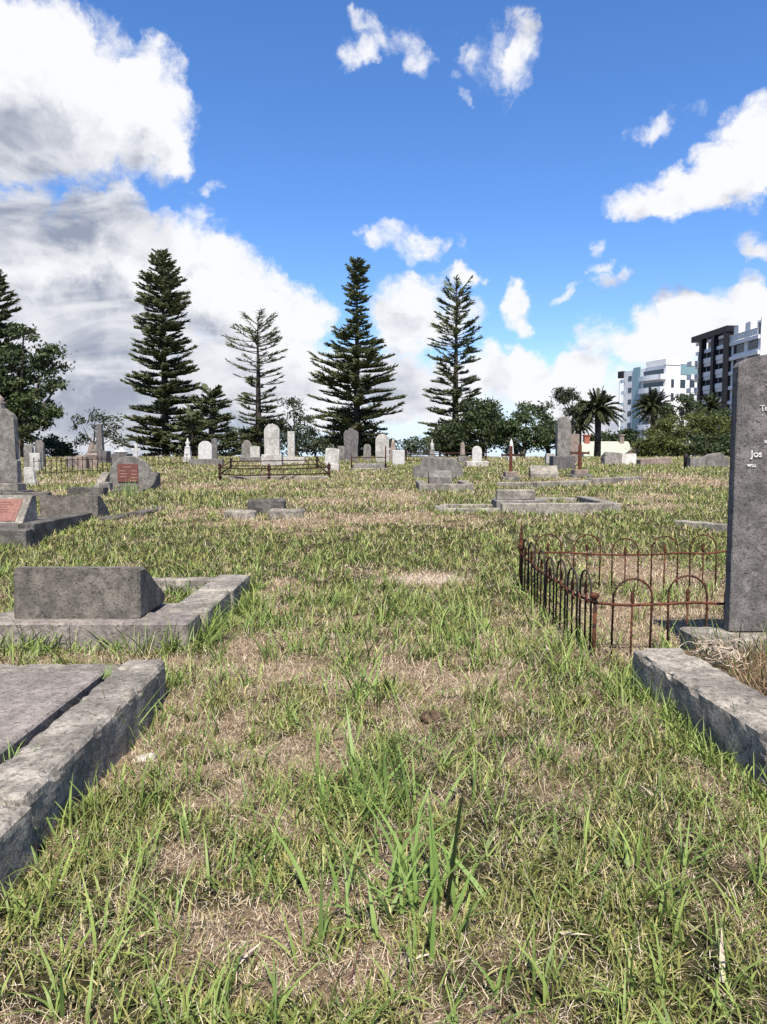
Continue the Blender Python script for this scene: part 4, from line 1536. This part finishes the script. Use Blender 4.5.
leafy('round_tree', 'green rounded tree left of the tall pointed headstone', 'tree', 522, 458, 60,
      [(518, 424, 16, 12), (513, 442, 18, 12), (537, 438, 11, 13), (505, 430, 8, 9), (527, 411, 8, 6)], 'gum_leaf', 75, 90, .25, .55, trunk=450, seed=30)
leafy('round_tree', 'small dark tree directly behind the tall pointed headstone', 'tree', 548, 458, 64,
      [(545, 412, 9, 8), (551, 428, 13, 14), (541, 440, 12, 12), (562, 440, 10, 12)], 'dark_leaf', 62, 95, .25, .55, trunk=448, seed=31)
leafy('umbrella_tree', 'tall thin-stemmed tree with a flat dark crown left of the palm', 'tree', 571, 458, 75,
      [(563, 393, 9, 5), (573, 397, 9, 4), (561, 400, 7, 4), (580, 405, 6, 4), (572, 412, 8, 5)], 'grey_leaf', 44, 70, .26, .45, trunk=416, seed=32, trunk_r=.14)
palm(597, 410, 462, 68, 24, 'large feathery palm right of the tall pointed headstone', 41, 80)
palm(578, 424, 462, 76, 16, 'smaller palm partly hidden behind the large feathery palm', 42, 48)
palm(652, 408, 462, 80, 21, 'feathery palm in front of the white tower, left of the olive bushes', 43, 76)
palm(709, 408, 462, 84, 17, 'small palm behind the olive bushes beside the tall headstone', 44, 56)
leafy('round_tree', 'loose olive tree behind the clipped bushes below the towers', 'tree', 682, 462, 76,
      [(682, 404, 16, 10), (670, 414, 12, 9), (696, 412, 12, 9), (718, 420, 14, 12)], 'gum_leaf', 52, 80, .26, .55, trunk=430, seed=33)
leafy('bush', 'large rounded olive bush, upper one of the mass below the towers', 'bush', 688, 462, 66,
      [(686, 428, 26, 13), (664, 434, 14, 9), (712, 430, 18, 14), (735, 436, 22, 16)], 'olive_leaf', 150, 130, .22, .55, seed=34, shell=.88)
leafy('bush', 'low rounded olive bush at the left front of the mass below the towers', 'bush', 664, 462, 58,
      [(660, 446, 16, 9), (645, 450, 9, 7), (676, 450, 14, 7)], 'olive_leaf', 70, 120, .23, .5, seed=35, shell=.88)
leafy('bush', 'low green bush at the right front of the mass beside the tall headstone', 'bush', 706, 462, 58,
      [(704, 446, 20, 10), (728, 448, 18, 11), (752, 450, 18, 12)], 'gum_leaf', 80, 120, .23, .5, seed=36, shell=.88)
for i, (px, w, h, lab) in enumerate([(604, 12, 6, 'faint distant tree right of the large palm'), (622, 12, 5, 'low distant tree between the palm and the tower'), (628, 7, 9, 'dark distant tree just left of the tower foot'), (440, 16, 5, 'low distant tree under the ragged pine')]):
    leafy('distant_tree', lab, 'tree', px, 460, 130, [(px, 439, w, h), (px - w * .5, 442, w * .7, h * .7), (px + w * .5, 442, w * .7, h * .7)], 'dark_leaf', 26, 60, .6, 1.1, seed=50 + i, trunk=450)


# ------------------------------------------------------------------ buildings
def house():
    Y = 100
    p = spot(608, 452, Y)
    s = Y / F
    t = thing('house', 'low house with a pale green roof and two chimneys below the left tower', 'house', p)
    z = lambda py: zat(py, Y) - p.z
    x0, x1 = -25 * s, 27 * s
    MB().box(x0 + .3, x1 - .3, 0, 6, -4, z(455), 0).build('wall', M['wall_white'], t)
    zr, ze = z(442), z(457)
    m = MB().prism_x([(-.6, ze), (-.6, ze + .14), (3, zr + .14), (6.6, ze + .14), (6.6, ze), (3, zr)], x0, x1)
    rf = m.build('roof', M['roof_green'], t)
    MB().prism([(2.2, ze), (6.2, ze), (4.2, z(446))], .25, -1.6).build('gable', M['timber'], t, (x1 - 4.6, 0, 0))
    for cx, w_, yt, mt in ((592, 5.5, 434, 'brick'), (627.5, 4.2, 434, 'tan')):
        xx = (cx - 608) * s
        MB().box(xx - w_ * s / 2, xx + w_ * s / 2, 2.4, 3.3, zr - 1.6, z(yt + 1.4), .03).box(xx - w_ * s * .62, xx + w_ * s * .62, 2.3, 3.4, z(yt + 1.4) + .003, z(yt), .03).build('chimney', M[mt], rf)


def facade(root, name, mat, o, d, n, s0, s1, z0, z1, dep0, dep1, parent=None):
    """box along direction d from o: s0..s1 along, z0..z1 up, dep0..dep1 outwards along n"""
    mm = Matrix.Identity(4)
    mm.col[0] = (d.x, d.y, 0, 0)
    mm.col[1] = (n.x, n.y, 0, 0)
    mm.col[2] = (0, 0, 1, 0)
    mm.col[3] = (o.x, o.y, o.z, 1)
    return MB().box(s0, s1, dep0, dep1, z0, z1, 0, mm).build(name, M[mat], parent or root)


def left_tower():
    Y = 190
    c = on_y(664, 440, Y)
    base = Vector((c.x, c.y, -6))
    t = thing('apartment_tower', 'white apartment tower with teal glass strips, left of the charcoal-framed one', 'building', base)
    a = R(20)
    dR = Vector((math.cos(a), math.sin(a), 0))
    dL = Vector((-math.sin(a), math.cos(a), 0))
    nR = Vector((dR.y, -dR.x, 0))
    nL = -dR
    O = Vector((0, 0, 0))
    z = lambda py: zat(py, Y) + 6
    zt = z(365)
    fl = 3.15
    # core
    mm = Matrix.Identity(4)
    mm.col[0] = (*dR, 0)
    mm.col[1] = (*dL, 0)
    MB().box(0, 20, 0, 16.5, 0, zt, 0, mm).build('wall', M['wall_white'], t)
    MB().box(-.15, 4.5, -.15, 7.5, zt + .003, z(358), .1, mm).build('parapet', M['wall_white'], t)
    facade(t, 'roof_screen', 'glass_teal', O, dR, nR, 4.6, 20, zt - 2.2, zt + .4, .003, .10)
    facade(t, 'roof_rail', 'wall_grey', O, dR, nR, 4.6, 20, zt + .41, zt + .6, .003, .18)
    # sunlit facade windows
    for r in range(8):
        zz = zt - 5.6 - r * 3.5
        for k, s0 in enumerate((1.7, 4.6, 7.6, 10.0, 12.8, 15.6)):
            w = facade(t, 'window', 'glass_dark', O, dR, nR, s0, s0 + (.9 if k == 0 else 1.6), zz, zz + 2.1, .003, .04)
    # shaded facade: teal strip, curved balconies, end fin and column
    facade(t, 'glass_strip', 'glass_teal', O, dL, nL, 9.6, 12.4, 0, zt + .6, .003, .22)
    for r in range(9):
        zz = zt - 3.0 - r * fl
        if zz < 1:
            break
        m = MB()
        P = [(0, 0), (.0, 1.6)] + [(1 + 7.6 * k / 6, 1.6 + .5 * math.sin(PI * k / 6)) for k in range(7)] + [(9.0, 0)]
        # slab outline in s,depth -> prism upwards
        bm = m.bm
        lo = [bm.verts.new(dL * s_ + nL * d_ + Vector((0, 0, zz - .55))) for s_, d_ in P]
        hi = [bm.verts.new(dL * s_ + nL * d_ + Vector((0, 0, zz + .75))) for s_, d_ in P]
        bm.faces.new(lo[::-1])
        bm.faces.new(hi)
        for i in range(len(P)):
            j = (i + 1) % len(P)
            bm.faces.new((lo[i], lo[j], hi[j], hi[i]))
        m.build('balcony', M['wall_grey'], t)
        facade(t, 'window', 'glass_dark', O, dL, nL, .8, 8.4, zz + .76, zz + 2.2, .003, .05)
        facade(t, 'window', 'glass_dark', O, dL, nL, 13.2, 14.6, zz + .3, zz + 1.6, .003, .05)
        facade(t, 'spandrel', 'glass_rail', O, dL, nL, 15.8, 17.6, zz, zz + .9, .1, .2)
    facade(t, 'corner_column', 'wall_grey', O, dL, nL, 17.5, 17.9, 0, zt - 2.4, .1, .5)
    facade(t, 'roof_cowl', 'wall_dark', O, dL, nL, 16.6, 18.4, zt - 1.6, zt + .2, -.8, .6)


def right_tower():
    Y = 150
    c = on_y(757, 440, Y)
    base = Vector((c.x, c.y, -6))
    t = thing('apartment_tower', 'grey apartment tower with a charcoal frame and balconies, rising behind the tall headstone', 'building', base)
    dL = Vector((-.054, .998, 0)).normalized()
    dR = Vector((.998, .054, 0)).normalized()
    nL = -dR
    nR = Vector((dR.y, -dR.x, 0))
    O = Vector((0, 0, 0))
    zt = zat(317, Y) + 6
    fl = 3.1
    mm = Matrix.Identity(4)
    mm.col[0] = (*dR, 0)
    mm.col[1] = (*dL, 0)
    MB().box(0, 22, 0, 26.4, 0, zt - 3.4, 0, mm).build('wall', M['wall_grey'], t)
    MB().box(-.12, 22.1, -.25, -.004, 0, zt, 0, mm).build('end_wall', M['wall_white'], t)
    MB().box(2.2, 20, .2, 26, zt - 3.39, zt - .45, 0, mm).build('penthouse', M['wall_grey'], t)
    MB().box(1.2, 21, -.003, 10.0, zt - .44, zt - .1, 0, mm).build('penthouse_roof', M['wall_white'], t)
    # charcoal frame: roof beam and three columns
    facade(t, 'frame_roof', 'wall_dark', O, dL, nL, 11.0, 27.3, zt - 1.05, zt + .25, -2.4, 1.3)
    for s0 in (11.2, 16.6, 22.2):
        facade(t, 'frame_column', 'wall_dark', O, dL, nL, s0, s0 + 1.15, 0, zt - 1.06, .05, 1.25)
    # white fins between beam and roof
    for s0 in (3.6, 8.2):
        facade(t, 'roof_fin', 'wall_white', O, dL, nL, s0, s0 + 1.9, zt - 3.3, zt - .2, -1.6, .2)
    for s0 in (13.4, 18.4, 24.0):
        facade(t, 'roof_light_panel', 'wall_white', O, dL, nL, s0, s0 + 2.6, zt - 1.9, zt - 1.3, .0, .5)
    bays = [(.6, 5.4), (5.9, 10.9), (12.45, 16.5), (17.85, 22.1), (23.5, 26.3)]
    for r in range(9):
        zf = zt - 3.4 - fl * (r + 1)
        if zf < 2:
            break
        facade(t, 'floor_slab', 'wall_white' if r % 2 else 'wall_grey', O, dL, nL, 0.02, 26.4, zf + fl - .75, zf + fl, .004, .55)
        for k, (s0, s1) in enumerate(bays):
            if k >= 2:
                facade(t, 'window', 'glass_dark', O, dL, nL, s0 + .2, s1 - .2, zf + .15, zf + 2.3, .003, .05)
                facade(t, 'balcony', 'wall_white', O, dL, nL, s0, s1, zf + .01, zf + 1.05, .62, .74)
            else:
                facade(t, 'window', 'glass_dark', O, dL, nL, s0 + .3, s1 - .7, zf + .55, zf + 2.35, .003, .05)
        # corner balconies at the far end
        facade(t, 'corner_balcony', 'wall_white', O, dL, nL, 25.2, 27.6, zf - .1, zf + 1.0, .8, 2.0)
    # top terrace balustrade
    for k in range(12):
        facade(t, 'balustrade_panel', 'glass_rail', O, dL, nL, .3 + k * .9, 1.05 + k * .9, zt - 3.35, zt - 2.1, .55, .62)
    facade(t, 'terrace_rail', 'wall_white', O, dL, nL, .2, 11.1, zt - 2.09, zt - 1.98, .52, .65)


house()
left_tower()
right_tower()

# ------------------------------------------------------------------ grass
def blades(base, head, tilt, bend, length, width, nseg, col, tipcol=None, rng=RNG, taper=1.0):
    n = len(base)
    hx, hy = np.cos(head), np.sin(head)
    tw = head + PI / 2 + rng.normal(size=n) * .5
    sx, sy = np.cos(tw), np.sin(tw)
    pos = base.copy()
    V = np.zeros((n, nseg + 1, 2, 3))
    C = np.zeros((n, nseg + 1, 2, 3))
    tc_ = col if tipcol is None else tipcol
    for k in range(nseg + 1):
        t = k / nseg
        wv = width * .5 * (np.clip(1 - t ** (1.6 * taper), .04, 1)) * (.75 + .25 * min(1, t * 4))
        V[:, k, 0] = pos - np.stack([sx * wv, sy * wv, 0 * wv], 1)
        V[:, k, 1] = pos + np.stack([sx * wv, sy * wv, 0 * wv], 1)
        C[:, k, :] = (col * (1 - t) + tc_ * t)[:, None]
        th = tilt + bend * (t + .5 / nseg)
        st = length / nseg
        pos = pos + np.stack([hx * np.sin(th) * st, hy * np.sin(th) * st, np.cos(th) * st], 1)
    i = np.arange(n)[:, None, None] * (2 * (nseg + 1)) + np.arange(nseg)[None, :, None] * 2
    Fc = (i + np.array([0, 1, 3, 2])[None, None, :]).reshape(-1, 4)
    return V.reshape(-1, 3), Fc, C.reshape(-1, 3)


def scatter(rho0, Yf, kpow, y0, y1, rng, xw=1.10):
    ys = np.exp(np.linspace(math.log(y0), math.log(y1), 400))
    rho = rho0 * np.minimum(1, (Yf / ys) ** kpow)
    wd = ys * 1.04 * xw + 1.3
    dN = (rho * wd)[:-1] * np.diff(ys)
    N = int(dN.sum())
    cdf = np.concatenate([[0], np.cumsum(dN)]) / dN.sum()
    Y = np.interp(rng.random(N), cdf, ys)
    X = (rng.random(N) - .5) * (Y * 1.04 * xw + 1.3)
    return X, Y


def off_stone(X, Y, pad=0.0):
    ok = np.ones(len(X), bool)
    for x0, x1, y0, y1 in FOOT:
        ok &= ~((X > x0 - pad) & (X < x1 + pad) & (Y > y0 - pad) & (Y < y1 + pad))
    return ok


def lerp3(a, b_, t):
    return np.asarray(a)[None] * (1 - t[:, None]) + np.asarray(b_)[None] * t[:, None]


def grass_layers():
    rng = RNG
    # --- straw: fallen dry strands
    X, Y = scatter(16500, 3.0, 1.9, 1.15, 52, rng)
    ok = off_stone(X, Y)
    X, Y = X[ok], Y[ok]
    dr = dryness(X, Y)
    keep = rng.random(len(X)) < .35 + .65 * dr
    X, Y, dr = X[keep], Y[keep], dr[keep]
    n = len(X)
    far = np.maximum(1, Y / 3)
    base = np.stack([X, Y, g(X, Y) + rng.uniform(-.004, .022, n)], 1)
    c = lerp3((.23, .165, .095), (.64, .53, .355), rng.random(n) ** .8)
    grey = rng.random(n) < .25
    c[grey] = lerp3((.32, .26, .20), (.66, .57, .46), rng.random(grey.sum()))
    brown = rng.random(n) < .27
    c[brown] = lerp3((.045, .026, .016), (.15, .085, .05), rng.random(brown.sum()))  # dead brown strands, made more and darker to imitate shadow gaps between blades
    V1, F1, C1 = blades(base, rng.uniform(0, 2 * PI, n), rng.uniform(.7, 1.6, n), rng.normal(size=n) * 1.0,
                        (.012 + .070 * rng.random(n) ** 2.4) * far ** .4, rng.uniform(.0009, .0029, n) * far ** .93, 2, c, None, rng, 2)
    o = link('dry_grass', np_mesh('dry_grass', V1, F1, C1), M['straw'])
    tag(o, 'straw-coloured dead grass strands littering the ground', 'dry grass', kind='stuff')

    parts = []
    # --- short green blades
    X, Y = scatter(5900, 3.0, 1.72, 1.15, 56, rng)
    ok = off_stone(X, Y)
    X, Y = X[ok], Y[ok]
    dr = dryness(X, Y)
    cl = fbm(X * 5.5, Y * 5.5, 77, 2)
    prob = np.clip((1 - dr) * 1.15 + .05, 0, 1) * np.clip((cl - .28) * 3.2, .12, 1)
    keep = rng.random(len(X)) < prob
    X, Y, dr = X[keep], Y[keep], dr[keep]
    n = len(X)
    far = np.maximum(1, Y / 3)
    base = np.stack([X, Y, g(X, Y) - .004], 1)
    v = vnoise(X * .9 + 5, Y * .9, 91)
    c = lerp3((.060, .088, .020), (.25, .265, .085), np.clip(rng.random(n) * .75 + v * .35, 0, 1))
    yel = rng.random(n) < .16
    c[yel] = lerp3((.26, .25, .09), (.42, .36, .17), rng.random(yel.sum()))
    tip = c * 1.15 + np.array([[.03, .02, .0]])
    hl = rng.uniform(.022, .072, n) * (1 + .5 * (1 - dr)) * np.clip(far, 1, 12) ** .25
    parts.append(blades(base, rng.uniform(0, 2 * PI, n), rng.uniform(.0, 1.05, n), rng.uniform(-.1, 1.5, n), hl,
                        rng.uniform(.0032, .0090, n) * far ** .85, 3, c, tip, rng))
    # --- broad blades in tufts
    X, Y = scatter(88, 4.2, 1.3, 1.3, 56, rng)
    # trimmed-round grass along the kerbs
    ex, ey = [], []
    for x0, x1, y0, y1 in FOOT:
        if y0 > 20:
            continue
        for (ax, ay, bx_, by) in ((x0, y0, x1, y0), (x1, y0, x1, y1), (x0, y0, x0, y1)):
            L = math.hypot(bx_ - ax, by - ay)
            m = int(L * 22)
            u = rng.random(m)
            ex.append(ax + (bx_ - ax) * u + rng.normal(size=m) * .05)
            ey.append(ay + (by - ay) * u - (0.07 if ay == by else 0) + rng.normal(size=m) * .03)
    # inside and along the hoop fence
    m = 12
    ex.append(1.40 + rng.normal(size=m) * .05)
    ey.append(rng.uniform(5.0, 7.5, m))
    ex.append(rng.uniform(1.4, 4.0, m * 2))
    ey.append(7.2 + rng.normal(size=m * 2) * .25)
    # along the edge of the right-hand kerb's bed, and the slab joint at left
    ex.append(rng.uniform(1.9, 2.6, 30))
    ey.append(rng.uniform(3.2, 4.6, 30))
    # against the long face of the right-hand kerb
    m = 150
    ky = rng.uniform(1.6, 4.45, m)
    ex.append(1.49 + (4.36 - ky) * .077 - .05 + rng.normal(size=m) * .05 - .05 * (ky < 2.9))
    ey.append(ky)
    ex = np.concatenate(ex)
    ey = np.concatenate(ey)
    ok = off_stone(X, Y, .02) & (rng.random(len(X)) < np.clip(1.1 - dryness(X, Y), .03, 1))
    ok2 = off_stone(ex, ey, -.01)
    X = np.concatenate([X[ok], ex[ok2]])
    Y = np.concatenate([Y[ok], ey[ok2]])
    nb = rng.integers(3, 11, len(X))
    TX = np.repeat(X, nb)
    TY = np.repeat(Y, nb)
    n = len(TX)
    hsz = np.repeat(rng.uniform(.6, 1.25, len(X)), nb)
    far = np.maximum(1, TY / 4)
    TX = TX + rng.normal(size=n) * .022 * far ** .8
    TY = TY + rng.normal(size=n) * .022 * far ** .8
    base = np.stack([TX, TY, g(TX, TY) - .005], 1)
    c = lerp3((.060, .105, .022), (.245, .31, .085), rng.random(n))
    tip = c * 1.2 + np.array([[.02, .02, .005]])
    L = rng.uniform(.07, .21, n) * hsz * np.clip(far, 1, 8) ** .12 * (1 + .65 * np.exp(-((TY - 5.4) / 1.4) ** 2)) * (1 - .45 * np.clip((TY - 7) / 3, 0, 1))
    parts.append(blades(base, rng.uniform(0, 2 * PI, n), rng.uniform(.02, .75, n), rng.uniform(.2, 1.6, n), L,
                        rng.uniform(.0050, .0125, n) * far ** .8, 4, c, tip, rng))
    # --- thin seed stems
    X, Y = scatter(9, 4.0, 1.4, 1.5, 50, rng)
    ok = off_stone(X, Y)
    X, Y = X[ok], Y[ok]
    n = len(X)
    far = np.maximum(1, Y / 4)
    base = np.stack([X, Y, g(X, Y)], 1)
    c = lerp3((.25, .20, .10), (.50, .42, .26), rng.random(n))
    parts.append(blades(base, rng.uniform(0, 2 * PI, n), rng.uniform(.0, .9, n), rng.uniform(-.2, .5, n), rng.uniform(.08, .26, n),
                        rng.uniform(.002, .0035, n) * far ** .9, 3, c, None, rng, 2))
    off = 0
    VV, FF, CC = [], [], []
    for V, Fc, C in parts:
        VV.append(V)
        FF.append(Fc + off)
        CC.append(C)
        off += len(V)
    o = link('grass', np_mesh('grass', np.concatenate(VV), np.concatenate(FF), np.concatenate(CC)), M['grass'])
    tag(o, 'uneven green grass growing in patches over the whole rise', 'grass', kind='stuff')


def tuft(px, py, label, n, lmin, lmax, wmin, wmax, spread=.05, seed=0, mat='tuft', lean=(.05, .9), bend=(.1, 1.0), group='broad-bladed grass tufts in the foreground', pos=None):
    rng = np.random.default_rng(seed)
    p = Vector(pos) if pos else at(px, py)
    base = np.stack([rng.normal(size=n) * spread, rng.normal(size=n) * spread, np.full(n, -.01)], 1)
    V, Fc, C = blades(base, rng.uniform(0, 2 * PI, n), rng.uniform(*lean, n), rng.uniform(*bend, n), rng.uniform(lmin, lmax, n), rng.uniform(wmin, wmax, n), 6, np.ones((n, 3)), None, rng)
    o = link('grass_tuft', np_mesh('grass_tuft', V, Fc), M[mat], None, p, 0)
    return tag(o, label, 'grass tuft', group)


grass_layers()
tuft(400, 905, 'big tuft of broad green blades in the middle of the foreground', 84, .16, .40, .012, .022, .14, 1)
tuft(372, 800, 'fan of upright broad blades just behind the big central tuft', 60, .16, .38, .011, .019, .13, 2)
tuft(365, 700, 'leafy green tuft in the open ground further back at centre', 36, .20, .40, .010, .016, .10, 3)
tuft(170, 930, 'tuft of narrow blades at the lower left', 12, .10, .22, .006, .010, .05, 4)
tuft(30, 800, 'dense grass tuft against the end of the flat slab kerb', 12, .10, .20, .005, .009, .05, 5)
tuft(265, 820, 'thin tuft with long pale leaning blades left of the big central tuft', 10, .16, .32, .006, .011, .05, 6)
tuft(690, 870, 'tall single-leaning blades at the lower right', 8, .14, .28, .008, .013, .04, 7)
tuft(525, 745, 'dark green clump left of the broad chipped kerb', 26, .08, .20, .006, .010, .06, 8, 'tuft_dark')
tuft(120, 735, 'long blades bending over the flat slab kerb', 16, .26, .46, .006, .010, .03, 9, lean=(.2, .8))
tuft(105, 630, 'spiky tuft in front of the grey sloped-back block', 22, .12, .26, .006, .010, .06, 10, lean=(.0, .6), bend=(.0, .6))
tuft(165, 632, 'tuft leaning on the corner of the grey block plinth', 18, .12, .24, .006, .010, .06, 11)
tuft(560, 650, 'leafy tuft at the near foot of the hoop fence', 14, .08, .18, .006, .010, .08, 12)
tuft(590, 770, 'wide tuft in front of the broad chipped kerb', 18, .12, .26, .007, .011, .08, 13)
tuft(720, 720, 'tall blades growing against the face of the broad chipped kerb', 9, .22, .42, .006, .010, .05, 14, lean=(.0, .35), bend=(.0, .5))
tuft(755, 760, 'tall blades at the right picture edge before the broad kerb', 8, .22, .40, .008, .012, .05, 15, lean=(.0, .35), bend=(.0, .5))
tuft(128, 497, 'grey-green iris-like tuft before the red-plaque headstone', 34, .30, .52, .012, .022, .10, 16, lean=(.0, .35), bend=(.0, .4), group=None)

tuft(38, 748, 'small grass tuft in the joint between slab and kerb', 22, .05, .13, .004, .008, .035, 17, pos=(-1.475, 2.86, .20))
tuft(112, 676, 'tiny grass tuft at the far end of the slab joint', 20, .05, .13, .004, .008, .03, 18, pos=(-1.51, 3.93, .20))
tuft(430, 760, 'open clump of broad blades behind the big central tuft at right', 22, .14, .30, .010, .016, .06, 19)
tuft(250, 870, 'low clump of broad blades between flat slab and central tuft', 16, .10, .22, .009, .014, .07, 20)
tuft(600, 890, 'low clump of broad blades at lower right of centre', 18, .10, .22, .009, .014, .06, 22)
tuft(480, 1000, 'broad-bladed clump at the bottom edge right of centre', 14, .08, .18, .009, .014, .08, 23)
tuft(90, 985, 'broad-bladed clump at the lower left corner', 16, .10, .22, .009, .014, .08, 24)
tuft(460, 650, 'tall thin clump in the open ground left of the hoop fence', 18, .16, .34, .008, .013, .06, 25)
tuft(330, 610, 'tall wispy clump in line with the block grave kerb', 16, .18, .36, .008, .013, .06, 26)
# upright dark seed head in the central tuft
p = at(446, 915)
V, Fc, C = blades(np.array([[0, 0, -.01], [.004, .002, -.01], [.002, -.003, -.01]]), np.array([.2, .5, -.1]), np.array([.10, .08, .12]), np.array([.06, .10, .02]), np.array([.40, .39, .395]),
                  np.array([.020, .018, .018]), 7, np.ones((3, 3)), None, np.random.default_rng(2), 9)
o = link('dark_blade', np_mesh('dark_blade', V, Fc), M['tuft_dark'], None, p, 0)
tag(o, 'single dark upright blade rising from the big central tuft', 'grass stem')
p = at(338, 1012)
m = MB().tube([(0, 0, -.01), (.03, .06, .03), (.055, .14, .075), (.07, .2, .10)], [.0035, .003, .002, .001], 5)
tag(m.build('dry_twig', M['twig'], None, p, 0), 'thin dark reddish twig near the bottom edge', 'twig')

def clod(px, py, r, mat, name, label, cat, seed, group=None, flat=.5):
    p = at(px, py)
    m = MB()
    bmesh.ops.create_icosphere(m.bm, subdivisions=3, radius=r)
    for v in m.bm.verts:
        v.co.z *= flat
    m.rough(r * .3, r * .30, .0, seed)
    o = m.build(name, M[mat], None, p + Vector((0, 0, r * flat * .35)), seed)
    return tag(o, label, cat, group)


clod(430, 724, .055, 'clod', 'soil_clod', 'dark clod of turned soil in the middle of the open ground', 'clod', 1)
clod(172, 578, .05, 'clod', 'soil_clod', 'small dark clod beside the far end of the block grave kerb', 'clod', 2)
clod(145, 756, .05, 'pebble', 'rubble_stone', 'pale crumbled lump of rubble beside the flat slab kerb', 'stone', 3)
clod(160, 770, .03, 'pebble', 'rubble_stone', 'smaller pale crumb of rubble just below the larger one by the flat slab', 'stone', 4)
clod(283, 700, .035, 'clod', 'soil_clod', 'little dark clod in the bare patch left of centre', 'clod', 5)
clod(600, 700, .04, 'clod', 'soil_clod', 'dark clod in the grass left of the broad chipped kerb', 'clod', 6)
for i, (px, py, L, a, lab) in enumerate([(722, 985, .13, 1.2, 'large pale dead leaf standing up at the lower right corner'), (400, 975, .10, .2, 'pale dead leaf lying flat near the bottom centre'),
                                       (95, 860, .09, 2.6, 'pale curled dead leaf beside the flat slab kerb'), (560, 935, .10, -.4, 'pale dead leaf lying at lower right of centre'),
                                       (235, 975, .11, .9, 'long pale dead leaf at the bottom left of centre'), (655, 800, .09, 2.0, 'pale dead leaf below the broad chipped kerb')]):
    q = at(px, py)
    V, Fc, C = blades(np.array([[0, 0, .012]]), np.array([a]), np.array([.5 if i == 0 else 1.25]), np.array([.3]), np.array([L]), np.array([.018]), 6, np.ones((1, 3)), None, np.random.default_rng(i))
    o = link('dead_leaf', np_mesh('dead_leaf', V, Fc), M['dead'], None, q, 0)
    tag(o, lab, 'dead leaf', 'dead leaves on the grass')

# tangled dead vine on the right-hand kerb
rng = np.random.default_rng(5)
p = on_y(708, 660, 4.25)
p = Vector((1.93, 4.20, .20))
m = MB()
for i in range(44):
    c = Vector((rng.normal() * .055, rng.normal() * .07, rng.uniform(0, .08)))
    r = rng.uniform(.025, .065)
    a0, tl = rng.uniform(0, 2 * PI), rng.uniform(.0, 1.2)
    ax = Matrix.Rotation(rng.uniform(0, 2 * PI), 3, 'Z') @ Matrix.Rotation(tl, 3, 'X')
    m.tube([c + ax @ Vector((r * math.cos(a0 + k * .55), r * math.sin(a0 + k * .55) * .8, .012 * k)) for k in range(8)], 0.0028, 4, False)
tag(m.build('dead_vine', M['dead'], None, p, 0), 'tangle of pale dead vine stems lying on the broad chipped kerb', 'dead vine')
n = 4200
base = np.stack([rng.uniform(-.1, 1.75, n), .30 - 2.9 * rng.random(n) ** 1.4, rng.uniform(-.02, .02, n)], 1)
V, Fc, C = blades(base, rng.uniform(0, 2 * PI, n), rng.uniform(.1, 1.3, n), rng.uniform(0, 1.2, n), rng.uniform(.07, .26, n), rng.uniform(.003, .006, n), 4,
                  np.ones((n, 3)), None, rng)
o = link('dead_weeds', np_mesh('dead_weeds', V, Fc), M['withered'], None, Vector((2.02, 4.22, .165)), 0)
tag(o, 'brown withered weeds in the right-hand grave bed', 'dead weeds', kind='stuff')
n = 1300
base = np.stack([rng.uniform(-.02, 1.8, n), .40 - 2.9 * rng.random(n) ** 1.3, rng.uniform(-.02, .02, n)], 1)
V, Fc, C = blades(base, rng.uniform(0, 2 * PI, n), rng.uniform(.0, .9, n), rng.uniform(0, 1.0, n), rng.uniform(.12, .34, n), rng.uniform(.005, .010, n), 5,
                  np.ones((n, 3)), None, rng)
o = link('bed_weeds', np_mesh('bed_weeds', V, Fc), M['weed'], None, Vector((1.95, 4.2, .165)), 0)
tag(o, 'dark green weeds at the foot of the tall dark headstone', 'weeds', kind='stuff')
build_ground()
